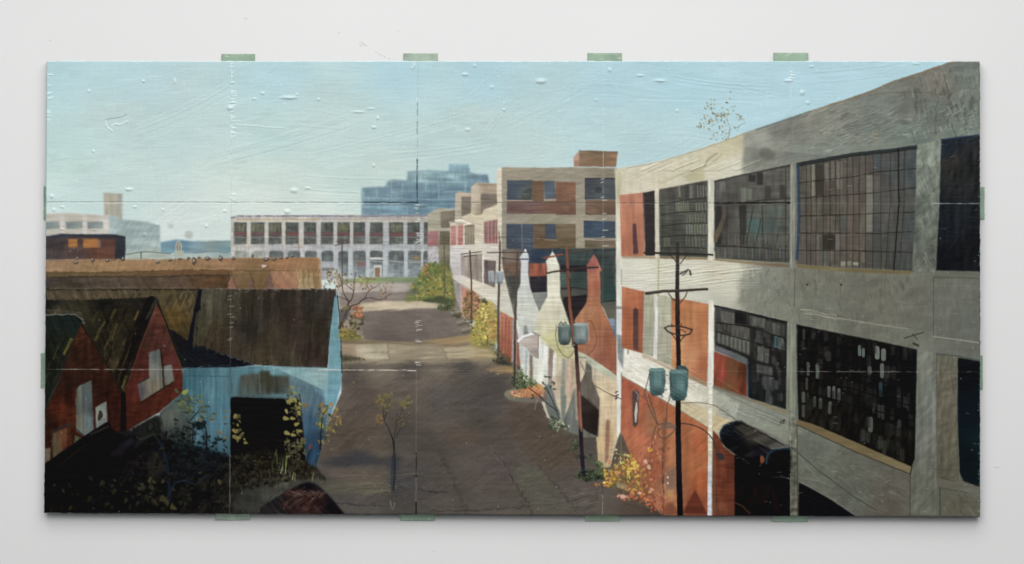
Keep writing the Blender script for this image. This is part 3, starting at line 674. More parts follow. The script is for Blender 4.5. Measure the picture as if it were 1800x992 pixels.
poly([(275, 533), (288, 563), (302, 605), (318, 645), (323, 662), (322, 690), (280, 725), (222, 758), (214, 760), (217, 694), (226, 670), (233, 647), (249, 602), (262, 569)],
     [(274, 545, '8d4235'), (278, 580, '6d3229'), (265, 600, '663228'), (300, 630, '823531'), (295, 600, '7b3a34'), (248, 640, '702b25'), (240, 670, '7c2f26'), (312, 670, '7f2c20'), (250, 720, '66261a'), (230, 700, '6b261d'), (228, 740, '5b2118'), (290, 700, '6d291b'), (315, 690, '732a1c')],
     soft=.7, tex=((.07, 75, 10, 2), (.06, 0, 5, 1.2)))
line([(276, 534), (262, 570), (248, 605), (228, 668)], 1.4, 'a2513f', .6)
line([(278, 534), (291, 565), (305, 605), (322, 648)], 2.4, '1c1614', .85)
poly([(262, 620), (282, 613), (284, 645), (302, 641), (306, 670), (247, 707), (242, 674), (262, 664)], [(270, 625, '6b7372'), (275, 650, '868a7e'), (262, 680, '8a7d66'), (250, 685, '5d5d66'), (270, 685, '9a8a6c'), (295, 660, '7f8a80'), (290, 675, '888875')], soft=.8, tex=(.07, 90, 14, 1.5))
line([(283, 614), (286, 645), (289, 680)], 3.4, '3c221b', .85)
line([(262, 664), (244, 674)], 3, '3d2a24', .8)
line([(305, 672), (247, 708)], 2.6, '35251f', .8)
line([(217, 694), (217, 765)], 9, '130e0d', .9, soft=1)

motif('painted_shed_roof')
poly([(357, 508), (450, 509), (592, 509), (594, 520), (586, 545), (580, 592), (576, 647), (520, 646), (450, 642), (400, 626), (341, 607), (330, 600), (352, 508)],
     [(365, 520, '5a4f37'), (350, 580, '4e4429'), (370, 600, '4c3723'), (420, 530, '463a28'), (440, 580, '382e24'), (480, 530, '3e3024'), (480, 600, '453624'), (520, 560, '3d2c22'), (460, 630, '4d3c26'), (510, 630, '4e3f2b'), (540, 620, '3a2820'), (560, 530, '41362a'), (565, 580, '433624'), (560, 640, '423023'), (575, 520, '4a3c30')],
     soft=.6, tex=((.08, 90, 22, 2.4), (.06, 80, 7, 1.2), (.04, 0, 3, 1)))
line([(353, 507), (420, 509), (520, 507.5), (590, 508)], 1.6, '8b7d74', .75, rough=.4)
poly([(592, 507), (597, 524), (597, 540), (590, 520), (588, 510)], 'a5a49a', soft=.7)
poly([(348, 509), (356, 509), (350, 550), (342, 595), (332, 642), (322, 642), (333, 585)], '15161d', soft=.9)
poly([(296, 577), (312, 586), (330, 599), (345, 606), (400, 626), (450, 642), (410, 647), (323, 648)], [(310, 600, '1b191b'), (350, 625, '191a1e'), (420, 640, '15161a')], soft=.8, tex=(.1, -30, 10, 1.2))
daubs(['painted_shed_roof'], 92, 26, 4, 3, .04, 11, mix=.8)
motif('painted_blue_shed')
poly([(321, 647), (420, 646), (450, 643), (577, 647), (601, 655), (598, 682), (588, 712), (575, 750), (556, 820), (540, 836), (300, 836), (280, 726), (321, 690)],
     [(335, 660, '3f6b7a'), (330, 680, '34667a'), (350, 720, '4b7687'), (340, 700, '3d6f80'), (370, 690, '5e8b99'), (395, 700, '5a8d9f'), (395, 740, '5c8da2'), (350, 760, '53788a'), (360, 790, '345a6c'), (420, 652, '5a8b99'), (410, 670, '5f8a97'), (420, 690, '5a7882'), (480, 650, '72a2ac'), (520, 680, '6f8d95'), (545, 700, '5c7b8c'), (540, 730, '4a6a80'), (550, 780, '26405a'), (300, 740, '4c4d46'), (290, 760, '3c3f3c'), (575, 700, '7fb1c2')],
     soft=.8, tex=((.045, 90, 26, 2), (.02, 90, 8, 1)))
streaks(60, (325, 650), (400, 700), (0, 1), 60, 2.4, ['72a5b6', '2f5b6c', '4a8096', '62828a'], 31, .25)
poly([(283, 730), (300, 712), (322, 692), (336, 700), (340, 780), (290, 790)], [(300, 730, '5f5f56'), (325, 720, '56645f'), (310, 770, '3a3e3a')], soft=2.5, alpha=.9, tex=(.1, 90, 14, 2))
poly([(422, 660), (456, 656), (458, 652), (474, 652), (476, 660), (508, 661), (512, 692), (420, 696)], [(440, 670, '5d5c50'), (465, 665, '454231'), (490, 675, '524f42'), (430, 690, '53605c'), (500, 690, '4d5652')], soft=2, tex=(.1, 90, 10, 2.5))
line([(456, 658), (458, 690)], 2.5, '7ba1a6', .35)
poly([(488, 649), (577, 648), (577, 690), (560, 682), (530, 668), (510, 659)], [(520, 655, '92b9bd'), (560, 660, 'a0bdbd'), (570, 680, '97b9bd')], soft=.9, tex=(.03, 0, 10, 1.5))
line([(480, 647), (540, 648), (576, 648)], 1.6, 'bdd0c8', .8, rough=.3)
poly([(588, 520), (592, 522), (595, 560), (599, 620), (601, 655), (598, 682), (590, 712), (578, 722), (573, 690), (577, 647), (580, 591), (585, 546)], [(590, 550, '79a6b2'), (588, 600, '7aaab7'), (590, 650, '80b2c0'), (585, 700, '7cb0c4')], soft=.7, tex=(.025, 0, 12, 1.5))
line([(576, 650), (575, 680), (572, 705)], 3, 'a9c7c4', .6)
line([(593, 520), (597, 560), (600, 620), (601, 655)], 1.8, '1b2326', .9)
line([(405, 647), (405, 700)], 1.5, '2c4a56', .8)
line([(325, 661), (405, 662)], 1.2, '33545f', .7)
poly([(512, 668), (540, 680), (572, 700), (572, 720), (560, 800), (540, 830), (534, 760), (528, 705)], [(530, 700, '647b85'), (560, 715, '5a7384'), (545, 750, '416585'), (545, 790, '2c4f74'), (560, 770, '33485e')], soft=2, alpha=.8, tex=(.06, 80, 12, 1.5))
poly([(405, 700), (411, 698), (505, 701), (526, 703), (529, 730), (533, 765), (538, 822), (404, 822)], [(420, 720, '0f0c0e'), (480, 720, '110c0e'), (480, 790, '171012')], soft=.8, tex=(.2, 0, 2, 1))
poly([(405, 696), (430, 694), (505, 699), (527, 701)], '4c5650', soft=.8, alpha=.8)
motif('painted_undergrowth')
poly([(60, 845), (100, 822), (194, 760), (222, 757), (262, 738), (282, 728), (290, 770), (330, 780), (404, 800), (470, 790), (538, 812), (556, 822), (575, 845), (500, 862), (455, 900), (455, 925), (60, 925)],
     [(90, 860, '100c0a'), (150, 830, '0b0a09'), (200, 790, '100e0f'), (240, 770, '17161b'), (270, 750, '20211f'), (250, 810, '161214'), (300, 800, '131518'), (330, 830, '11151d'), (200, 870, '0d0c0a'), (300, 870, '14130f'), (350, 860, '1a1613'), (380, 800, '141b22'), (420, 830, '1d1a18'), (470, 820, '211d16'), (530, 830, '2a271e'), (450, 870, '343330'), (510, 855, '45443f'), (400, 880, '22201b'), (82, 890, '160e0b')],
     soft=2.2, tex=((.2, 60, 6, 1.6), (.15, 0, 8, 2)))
poly([(408, 868), (450, 858), (500, 852), (560, 840), (580, 850), (520, 862), (480, 875), (450, 900), (410, 903)], [(430, 880, '363634'), (500, 860, '4a4946'), (560, 848, '4d4a44')], soft=3, tex=(.07, -12, 22, 2))
line([(415, 845), (450, 850), (490, 845), (540, 838)], 2, '2b2a29', .7, sm=True)
daubs(['painted_undergrowth'], 88, 14, 3.5, 2, .05, 12)
daubs(['painted_blue_shed', 'painted_red_gable'], 88, 14, 3, .4, .03, 12, mix=.7)
# collapsed gutter and pipe
poly([(255, 740), (276, 730), (284, 770), (260, 780), (235, 790)], '1f2220', soft=2)
line([(205, 817), (240, 795), (262, 778), (275, 770)], 14, '0a090a', .8)
poly([(195, 800), (212, 780), (232, 770), (236, 778), (212, 800)], '23202f', soft=2, alpha=.7)
line([(272, 768), (284, 785), (292, 812), (297, 850), (297, 880)], 5, '1c2438', .8, sm=True, soft=1)
line([(298, 870), (308, 850), (325, 845), (345, 852), (360, 838)], 3, '1d2b40', .7, sm=True, soft=1)
dab(265, 750, 8, 9, 0, '171916', .9)
dab(265, 750, 4.5, 6, 0, '3a3c38', .5)
line([(240, 768), (250, 772), (270, 763)], 2, '3f403b', .6, sm=True)
poly([(272, 790), (285, 805), (288, 830), (262, 850), (258, 815)], '2a2623', soft=3, alpha=.8)
line([(244, 825), (242, 800)], 1.6, '30202c', .6)
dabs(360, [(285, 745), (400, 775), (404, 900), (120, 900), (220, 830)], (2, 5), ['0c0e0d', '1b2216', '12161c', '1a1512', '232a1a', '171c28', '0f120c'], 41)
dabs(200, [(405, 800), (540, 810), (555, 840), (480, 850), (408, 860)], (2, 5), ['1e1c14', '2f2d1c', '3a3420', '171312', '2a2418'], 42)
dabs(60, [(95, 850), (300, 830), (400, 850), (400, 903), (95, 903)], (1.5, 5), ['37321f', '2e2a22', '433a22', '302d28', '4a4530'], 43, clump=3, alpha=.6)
for x, y, a, c in ((202, 775 + 70, 3.5, '3f3f2c'), (160, 842, 5, '31302a'), (179, 850, 6, '3f3c28'), (264, 843, 4.5, '5a5230'), (271, 848, 4, '544b2a'), (286, 847, 4, '5c5634'), (267, 858, 6, '413f27'), (197, 855, 4, '3f3b29'), (200, 865, 6, '3a3622'), (157, 878, 6, '36321f'), (288, 878, 8, '55512f'), (293, 884, 6, '3f3b25'), (271, 882, 6, '45402a'), (305, 893, 6, '6a6238'), (386, 846, 4, '62562f'), (387, 850, 3, '7d6428'), (188, 887, 5, '35331f'), (196, 893, 4, '2c2b20'), (351, 832, 3, '5e4f3c')):
    dab(x, y, a, a * .6, (x * 7 % 30) / 10, c, .6)

motif('painted_dark_mound')
poly([(450, 910), (457, 893), (475, 880), (489, 871), (508, 860), (523, 853), (541, 847), (553, 850), (566, 859), (583, 876), (596, 892), (606, 904), (606, 915), (450, 915)], [(480, 885, '211f22'), (541, 851, '131116'), (590, 890, '131116'), (510, 890, '2b1d1b'), (540, 880, '2f1b19'), (540, 900, '33201c'), (490, 900, '242022')], soft=1.4, tex=(.12, -50, 6, 1.2))
streaks(70, (490, 866), (570, 900), (.7, -.6), 12, 1.3, ['59332b', '47262a', '6b4436', '1c1416', '63504a'], 44, .5, h=.25)
streaks(40, (500, 862), (560, 870), (.9, .3), 10, 1, ['6d5448', '5b463c'], 45, .5, h=.2)

motif('painted_shed_creeper')
line([(340, 745), (338, 780), (342, 810)], 2.2, '0f1414', .9)
line([(363, 795), (363, 762), (358, 735)], [3.4, 2.6, 1.2], '0d1113', .9)
line([(348, 742), (337, 745), (330, 742)], 2, '141a19', .8)
line([(332, 742), (345, 728), (355, 716)], 3, '1b2e3a', .8)
line([(363, 765), (352, 752), (344, 747)], 1.4, '111819', .8)
dabs(60, [(308, 690), (345, 690), (372, 710), (375, 735), (345, 740), (310, 720)], (2.2, 4.6), ['4b5a34', '596437', '3c4a38', '6a6f2e', '33433a', '514d33', '2c3a33'], 51, clump=4)
for x, y, a, an, c in ((326, 689, 6.5, -.7, '8a9431'), (338, 700, 4, .2, '68733a'), (323, 708, 5, .4, '5b6a3e'), (331, 717, 5, .3, '566139'), (318, 714, 5, -.4, '4b5a3a'), (352, 706, 4, .2, '6a6a36'), (363, 714, 5, -.5, '42533f'), (358, 724, 5, .1, '3c4d3b'), (352, 737, 5, .3, '6f6034'), (373, 737, 5, -.1, '5f5535'), (377, 727, 4, .2, '4b5038'), (311, 688, 5, .8, '4a5232'), (398, 734, 3.5, .2, '6f6a35'), (400, 723, 3, .1, '75683a'), (397, 745, 3, 0, '3f4a3a'), (387, 762, 5, .4, '6c5e39'), (397, 770, 4, -.2, '616236'), (385, 757, 3, .3, '7a6a3d')):
    dab(x, y, a, a * .5, an, c, .95)
dabs(110, [(300, 735), (330, 738), (345, 760), (365, 770), (400, 765), (404, 800), (300, 800)], (2, 5), ['0f1517', '17211f', '0d1013', '1a2a2d', '20291f'], 52, clump=5)
dabs(55, [(338, 742), (362, 742), (356, 756), (340, 752)], (2, 4), ['0f1719', '15201f'], 53)
dabs(26, [(408, 725), (425, 728), (430, 780), (412, 775)], (2, 5), ['6a6237', '7c7033', '4b4628', '575230'], 54, clump=3)
for x, y, a in ((413, 732, 4.5), (412, 758, 5), (420, 770, 4.5), (432, 779, 4), (430, 773, 3), (418, 748, 3)):
    dab(x, y, a, a * .55, x % 3, '857632', .95)
line([(528, 700), (531, 740), (534, 780), (537, 815)], 2, '14110c', .7)
dabs(70, [(500, 688), (520, 680), (530, 700), (533, 760), (536, 812), (505, 800), (512, 750), (498, 735)], (2.2, 5.2), ['6f6a38', '8a7d34', '57532e', '4a4628', '7d7340', '3b3925'], 55, clump=4)
for x, y, a, an in ((514, 681, 4, .3), (519, 691, 4, .6), (509, 705, 6, -.6), (503, 736, 6, .2), (515, 736, 5, .1), (522, 746, 5, -.4), (505, 762, 6, .4), (516, 765, 5, .2), (528, 758, 4, .1), (526, 727, 5, 1.3), (519, 704, 5, .8)):
    dab(x, y, a, a * .55, an, '8c8440', .95)
dabs(60, [(500, 770), (535, 765), (538, 815), (505, 812)], (2, 5), ['4e4c2e', '5d5a38', '333021', '6a683d'], 56, clump=3)
for x, y, L, c in ((497, 828, 20, '5c6a3a'), (502, 832, 22, '7f8455'), (494, 832, 12, '8a8d64'), (503, 820, 24, '6b7a2f'), (487, 815, 18, '46502a'), (518, 845, 14, '6f7047'), (549, 845, 14, '77784f'), (480, 830, 18, '35402a'), (510, 838, 12, '505636'), (514, 843, 12, '8b8b5c'), (484, 800, 10, '5a5f2c'), (475, 838, 14, '3f4229'), (460, 838, 12, '383a26')):
    line([(x, y), (x + (x % 5 - 2) * 1.2, y - L)], [2.6, 1], c, .85)
line([(533, 835), (538, 820), (542, 800), (548, 785)], [4, 3, 2, 1.4], '1c1512', .9)
line([(538, 818), (520, 822), (508, 828)], 2, '241f18', .7)
dabs(55, [(560, 712), (575, 706), (588, 730), (582, 770), (570, 800), (555, 770)], (2, 4.8), ['5c5a38', '76683a', '8a6a32', '3c4638', '2b3338', '6f6f42'], 57, clump=4)
dabs(26, [(575, 710), (600, 720), (606, 745), (590, 765), (570, 760)], (2, 4.2), ['86663a', '95794a', '6f6238', '7d5c30', '8d8436'], 58, clump=2)
for x, y, a, c in ((566, 712, 4, '9a6b33'), (571, 724, 6, '9b7a2f'), (565, 748, 6, '8f8a36'), (583, 712, 5, '9c7a45'), (592, 720, 4, '96803a'), (598, 740, 4, '8f6530'), (545, 787, 5, '6f3c2a'), (565, 738, 5, '5a5f38'), (575, 755, 5, '7a6d36'), (537, 713, 6, '74613a'), (583, 790, 3, '6b6238')):
    dab(x, y, a, a * .6, x % 3, c, .9)
line([(563, 790), (564, 760), (567, 730), (575, 720)], [3, 2, 1.5, 1], '14181b', .85)

motif('painted_bare_tree')
for P, w in (([(597, 577), (601, 567), (608, 552), (612, 535), (618, 527)], [6, 5, 4, 3, 2]), ([(610, 545), (618, 538), (630, 534), (637, 527), (650, 524), (668, 527), (680, 521), (688, 516)], [3, 2.6, 2.4, 2.2, 1.8, 1.4, 1.2, .8]), ([(618, 527), (622, 510), (623, 492), (626, 478)], [2, 1.6, 1.2, .8]), ([(612, 530), (604, 515), (600, 497), (596, 482)], [2, 1.6, 1.2, .8]), ([(622, 512), (610, 502), (603, 497)], [1.4, 1, .7]), ([(640, 527), (648, 512), (660, 505), (668, 498)], [1.6, 1.2, 1, .7]), ([(650, 512), (645, 500), (650, 488)], [1, .8, .6]), ([(616, 530), (596, 522), (585, 524)], [1.5, 1, .8])):
    line(P, w, '4b3430', .9, sm=True)
line([(601, 424), (601.5, 470), (602, 510)], 1.8, '4e4744', .85)
for P in ([(591, 425), (601, 423), (611, 424)], [(589, 432), (600, 429), (612, 427)]):
    line(P, 1.8, '5b4a44', .8)
dabs(150, [(558, 492), (575, 478), (600, 480), (618, 472), (640, 484), (665, 490), (695, 498), (697, 516), (670, 530), (640, 524), (600, 516), (575, 515)], (.9, 2.4), ['8f7a55', 'a2845c', '6b5741', 'b08a52', '7c6a4a', '9a7048', '5c4a3e'], 61, clump=3)
dabs(60, [(572, 476), (595, 474), (600, 500), (575, 498)], (.9, 2.2), ['8f7a45', 'a68d5c', '6b5741'], 62)
dabs(90, [(600, 545), (606, 540), (632, 538), (640, 560), (638, 592), (602, 590)], (2, 5), ['5a5238', '6c5d38', '4b4836', '7a6a3c', '5d5a3a'], 63)
dabs(44, [(618, 540), (634, 536), (638, 558), (622, 562)], (2, 4.4), ['a86440', 'b3724a', '94593a'], 64)
poly([(598, 578), (612, 580), (630, 590), (632, 597), (600, 598)], [(605, 585, '8f7c37'), (620, 592, '6e6b32')], soft=1.4, sm=True)
dabs(40, [(599, 580), (625, 588), (630, 596), (600, 594)], (1.6, 4), ['a08a3c', '8b7a34', '5b5a2d'], 65, ang=(-20, 20))
poly([(597, 545), (615, 547), (612, 560), (597, 565)], '4a4546', soft=1.5, alpha=.7)
dabs(24, [(600, 627), (640, 630), (642, 636), (602, 634)], (1, 2.6), ['3b3626', '4d472c'], 66)

motif('painted_green_tree')
poly([(712, 530), (722, 508), (735, 486), (744, 470), (757, 462), (775, 464), (790, 466), (797, 500), (800, 535), (790, 541), (770, 530), (735, 528)], [(735, 505, '6b7a3e'), (760, 475, '5b7138'), (780, 480, '7f7e3a'), (765, 510, '8f8a3a'), (745, 525, '76803a'), (785, 520, '6a6b38'), (790, 470, '66663f')], soft=1.8, sm=True)
dabs(240, [(712, 522), (735, 484), (757, 462), (792, 466), (800, 530), (745, 530)], (2, 5.4), ['5d7438', '72813c', '848840', '55693a', '8f8c44', '4c5f37', '7c7440'], 71, alpha=.65, h=.12)
dabs(80, [(750, 485), (790, 478), (796, 520), (742, 530), (730, 522)], (2, 4.5), ['9c9344', '968640', '8a8f46', 'a08042', 'a5924a'], 72, alpha=.6)
dabs(26, [(740, 470), (752, 466), (756, 480), (745, 486)], (1.5, 3.6), ['b07a4a', 'a86b42', '9c8344'], 73)
poly([(740, 526), (775, 520), (800, 530), (785, 536), (752, 532)], '3f4a33', soft=1.6, alpha=.85)
poly([(716, 512), (735, 508), (730, 520), (712, 519)], '6a625e', soft=2, alpha=.6)
dabs(70, [(768, 538), (796, 530), (800, 543), (775, 546)], (1.5, 4), ['4b5436', '39422c', '5f6a3e', '6b6a4a'], 74)
line([(780.5, 415), (781, 470), (782, 540)], 2.2, '57563d', .85)
for y in (423, 428):
    line([(771, y + 1), (790, y - 1)], 1.3, '6a604c', .7)
dabs(26, [(795, 545), (812, 552), (806, 560), (800, 556)], (1.5, 4.5), ['5b5a40', '494a36'], 75)
for P in ([(796, 555), (812, 552)], [(806, 572), (830, 566)], [(815, 585), (845, 578)], [(818, 562), (830, 560)]):
    line(P, 3, '565136', .6, soft=1.4)
    line([(P[0][0] - 2, P[0][1] - 5), (P[1][0] - 6, P[1][1] - 4)], 2.5, '9d8f78', .6, soft=1.2)

motif('painted_autumn_shrub')
dabs(190, [(814, 525), (822, 512), (838, 515), (846, 530), (842, 566), (820, 560), (812, 545)], (1.3, 3.4), ['7d6a3e', '8f6f42', '6b6238', 'a07a4a', '5a5236', 'b08a55', '8a5a3a'], 81)
dabs(20, [(815, 515), (832, 512), (836, 520), (820, 524)], (1.3, 3), ['a85a3c', '9a6a40'], 82)
line([(826, 560), (823, 575)], 2, '8a5a3c', .8)
poly([(826, 600), (832, 570), (842, 540), (850, 530), (862, 530), (872, 548), (878, 575), (874, 604), (850, 612)], [(850, 560, 'a8963a'), (865, 580, 'a08a42'), (840, 590, '9a9038')], soft=2, sm=True, alpha=.85)
dabs(300, [(824, 598), (834, 566), (844, 536), (852, 526), (864, 529), (876, 555), (878, 590), (868, 604), (840, 606)], (1.1, 3.2), ['c9b546', 'b8a03a', 'd3c056', '9a8738', '857c3a', 'a8963c', '6f6c38', 'b59a46'], 83, h=.25, alpha=.8)
dabs(60, [(844, 534), (860, 528), (870, 560), (850, 590)], (1.4, 3.6), ['dccb68', 'e3d478', 'c49c4c', 'a8803f'], 84, h=.3, alpha=.85)
dabs(36, [(858, 575), (874, 560), (877, 592), (862, 596)], (1.4, 3.4), ['c08a3c', 'b5763a', 'd0a35a'], 85)
dabs(14, [(846, 526), (852, 524), (856, 532), (848, 532)], (1.5, 3), ['3e4a34', '54603a'], 86)
line([(857, 590), (857, 607)], 2, '5d4a30', .8)
poly([(835, 600), (860, 606), (880, 620), (872, 626), (855, 612)], '7a7444', soft=2, alpha=.7)
dabs(60, [(862, 604), (878, 610), (884, 632), (870, 622)], (1.3, 3), ['5c5a36', '6f6a40', 'a89a8a', '4a4a30'], 87)

motif('painted_weeds')
dabs(90, [(866, 634), (884, 622), (902, 634), (900, 642), (878, 640)], (1.3, 3.2), ['3b3f2c', '4f5436', '2e2f28', '5c5c3c'], 91)
poly([(866, 636), (885, 631), (902, 640), (898, 645), (872, 640)], '3b3733', soft=1.6, alpha=.7)
dabs(170, [(897, 668), (905, 655), (915, 650), (925, 662), (938, 665), (944, 678), (920, 684), (905, 682)], (1.4, 3.8), ['4c6038', '5d7245', '3a4a30', '6f7f52', '2f3a2a', '7c8a5a'], 92)
dabs(24, [(908, 650), (914, 640), (922, 660), (912, 664)], (1.2, 3), ['5d6a4a', '7a8660'], 93)
line([(958, 676), (964, 690), (972, 706), (985, 742)], 1.6, '2f332c', .9, sm=True)
line([(930, 682), (945, 694), (955, 703), (965, 712), (980, 722)], 1.8, '36302a', .9, sm=True)
line([(946, 698), (940, 720)], 1.2, 'a9a08a', .7)
for x, y in ((960, 662), (966, 663), (955, 674), (972, 672), (968, 680), (975, 684), (964, 690), (958, 684), (974, 675), (937, 696), (936, 700)):
    dab(x, y, 3, 1.6, x % 3, '3b4638', .9)
for x, y in ((970, 745), (975, 750), (982, 748), (976, 742), (968, 752), (978, 740), (972, 735)):
    dab(x, y, 6, 2.6, (x % 5) / 3, '6f7a5a' if x % 2 else '3f4634', .9)
dabs(50, [(965, 740), (985, 738), (1000, 752), (975, 758)], (1.8, 5), ['545a44', '7b8468', '38402f', 'a3a88a'], 94)
dabs(200, [(1010, 838), (1020, 826), (1040, 826), (1060, 832), (1062, 842), (1030, 846)], (1.6, 4), ['2b3524', '3c4a2e', '1f271b', '4d5a3c', '333b2c'], 95)
dabs(30, [(1004, 780), (1016, 772), (1018, 790), (1004, 792)], (2, 4.5), ['3f4c34', '566045', '2e352a'], 96)
dabs(26, [(1008, 802), (1040, 798), (1042, 808), (1012, 808)], (1.5, 3.6), ['2f2f28', '3a4032'], 97)
line([(1036, 806), (1046, 816), (1054, 822)], 4, '4a5a3e', .8)
dabs(36, [(1048, 812), (1058, 812), (1062, 830), (1052, 835)], (1.5, 4), ['4b5a34', '6a7a42', '38452c'], 98)

motif('painted_concrete_factory')
ROOF = [(1084, 297), (1100, 294.5), (1130, 290), (1160, 283), (1197, 273), (1230, 262), (1255, 253), (1285, 243), (1310, 233), (1356, 219), (1390, 206), (1430, 194), (1481, 177), (1530, 160), (1573, 141.5), (1622, 126), (1675, 107.5), (1690, 100), (1740, 98)]
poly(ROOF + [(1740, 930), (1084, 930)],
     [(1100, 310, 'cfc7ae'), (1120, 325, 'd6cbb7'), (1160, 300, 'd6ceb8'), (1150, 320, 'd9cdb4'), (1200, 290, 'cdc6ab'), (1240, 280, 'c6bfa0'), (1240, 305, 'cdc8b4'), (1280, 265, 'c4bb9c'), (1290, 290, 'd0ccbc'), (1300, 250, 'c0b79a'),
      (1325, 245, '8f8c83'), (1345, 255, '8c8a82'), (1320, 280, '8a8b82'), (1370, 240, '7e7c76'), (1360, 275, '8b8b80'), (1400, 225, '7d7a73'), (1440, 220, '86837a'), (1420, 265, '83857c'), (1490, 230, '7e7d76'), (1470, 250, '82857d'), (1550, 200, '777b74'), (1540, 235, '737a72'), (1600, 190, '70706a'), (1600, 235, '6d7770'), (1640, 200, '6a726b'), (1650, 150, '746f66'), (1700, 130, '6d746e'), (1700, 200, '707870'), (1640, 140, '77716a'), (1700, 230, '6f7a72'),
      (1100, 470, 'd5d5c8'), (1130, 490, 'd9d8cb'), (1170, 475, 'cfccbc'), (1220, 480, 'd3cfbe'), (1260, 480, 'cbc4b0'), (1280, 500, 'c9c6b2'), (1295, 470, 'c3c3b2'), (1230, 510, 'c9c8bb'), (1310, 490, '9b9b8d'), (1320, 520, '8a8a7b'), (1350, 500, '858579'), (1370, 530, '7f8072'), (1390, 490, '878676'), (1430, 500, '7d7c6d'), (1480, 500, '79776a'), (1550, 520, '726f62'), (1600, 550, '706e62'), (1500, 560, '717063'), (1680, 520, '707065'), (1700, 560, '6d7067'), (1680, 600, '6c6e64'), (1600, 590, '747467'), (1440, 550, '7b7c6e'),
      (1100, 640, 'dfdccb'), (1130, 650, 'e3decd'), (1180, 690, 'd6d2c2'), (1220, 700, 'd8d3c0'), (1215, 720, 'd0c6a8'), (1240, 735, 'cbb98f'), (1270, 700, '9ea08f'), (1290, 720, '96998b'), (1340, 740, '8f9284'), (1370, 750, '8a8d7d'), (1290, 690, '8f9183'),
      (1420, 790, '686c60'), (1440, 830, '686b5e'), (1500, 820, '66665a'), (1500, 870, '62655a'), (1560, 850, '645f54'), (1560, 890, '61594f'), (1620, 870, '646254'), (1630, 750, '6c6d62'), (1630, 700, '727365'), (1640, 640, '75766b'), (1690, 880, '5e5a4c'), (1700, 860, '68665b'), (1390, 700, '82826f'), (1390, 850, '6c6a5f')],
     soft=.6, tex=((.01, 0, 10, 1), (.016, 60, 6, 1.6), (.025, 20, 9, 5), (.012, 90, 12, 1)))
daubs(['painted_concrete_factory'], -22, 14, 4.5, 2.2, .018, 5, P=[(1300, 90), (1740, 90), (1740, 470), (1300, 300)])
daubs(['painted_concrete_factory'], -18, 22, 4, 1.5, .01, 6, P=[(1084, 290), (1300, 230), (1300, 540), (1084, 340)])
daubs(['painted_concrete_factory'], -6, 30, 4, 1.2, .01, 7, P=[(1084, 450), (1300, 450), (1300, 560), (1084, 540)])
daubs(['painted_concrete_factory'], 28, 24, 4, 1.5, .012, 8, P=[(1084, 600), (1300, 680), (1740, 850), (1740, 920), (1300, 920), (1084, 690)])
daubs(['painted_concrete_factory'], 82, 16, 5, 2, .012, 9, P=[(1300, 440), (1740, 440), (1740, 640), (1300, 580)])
# weather stains and dry brush on the grey concrete
streaks(190, (1320, 190), (1720, 250), (.75, -.35), 16, 1.8, ['8a8f86', '646a63', '92988e', '5c605a', '7b746a'], 101, .28, h=.3)
streaks(60, (1600, 120), (1722, 235), (.2, 1), 15, 2, ['4d4e49', '8d958b', '3f423f', '81776a', '929a8f'], 102, .5, h=.35)
streaks(60, (1310, 470), (1600, 560), (.15, 1), 14, 1.8, ['67675c', '8f8f80', '5a5a50'], 103, .4, h=.2)
streaks(70, (1410, 790), (1600, 900), (.85, .35), 20, 1.6, ['7b7d70', '57574c', '6f624f'], 104, .4, h=.2)
streaks(40, (1110, 300), (1300, 300), (.85, -.35), 40, 2, ['ded6c2', 'c0b592', 'e3dccb'], 105, .3, h=.3)
streaks(60, (1100, 465), (1280, 510), (1, -.12), 50, 1.8, ['e6e4d8', 'c9c3ad', 'f0eee4'], 106, .3, h=.3)
streaks(40, (1100, 625), (1200, 700), (.85, .5), 40, 2, ['efebdc', 'cfc7b0'], 107, .5, h=.3)
streaks(46, (1255, 720), (1370, 760), (.9, .3), 30, 1.4, ['a5a898', '7f8375'], 108, .4, h=.3)
poly([(1080, 297), (1130, 290), (1160, 284), (1197, 274), (1230, 263), (1255, 254), (1285, 244), (1306, 235), (1309, 260), (1304, 312), (1250, 350), (1084, 350)],
     [(1100, 310, 'd8d1ba'), (1130, 325, 'dcd3be'), (1160, 300, 'd9d1bb'), (1200, 290, 'd6cfb5'), (1240, 280, 'd2cbae'), (1240, 305, 'd9d4c0'), (1280, 262, 'd0c8a8'), (1290, 290, 'd9d5c5'), (1298, 250, 'ccc4a2'), (1220, 318, 'd8d3c2')], soft=1.2, alpha=.85, tex=((.012, -22, 16, 1.4), (.012, 90, 8, 2)))
poly([(1084, 452), (1240, 455), (1300, 462), (1308, 480), (1292, 500), (1300, 520), (1284, 540), (1200, 525), (1084, 504)], [(1100, 470, 'dad9cb'), (1130, 490, 'dedccf'), (1170, 475, 'd6d3c2'), (1220, 490, 'd9d6c5'), (1265, 480, 'd0c9b6'), (1288, 490, 'd3d2c2'), (1230, 515, 'cfcec1')], soft=3, alpha=.8, tex=((.01, -6, 20, 1.4),))
poly([(1308, 234), (1330, 228), (1390, 207), (1391, 235), (1350, 262), (1320, 300), (1303, 303)], [(1320, 245, '8c8a84'), (1340, 250, 'a4a29a'), (1370, 225, '75746e'), (1330, 275, '7a7a73'), (1315, 290, '8e9083')], soft=2, alpha=.6, tex=(.06, 40, 8, 3))
poly([(1335, 265), (1345, 258), (1362, 270), (1358, 282), (1340, 280)], '65645b', soft=2.2, alpha=.6, sm=True)
poly([(1200, 310), (1230, 295), (1240, 300), (1236, 318), (1212, 322)], 'bdb48a', soft=2, alpha=.7)
line([(1160, 322), (1200, 305), (1245, 290), (1270, 270)], 4, 'b8b089', .5, sm=True)
line([(1238, 292), (1245, 280), (1260, 270)], 3.5, '94907a', .6)
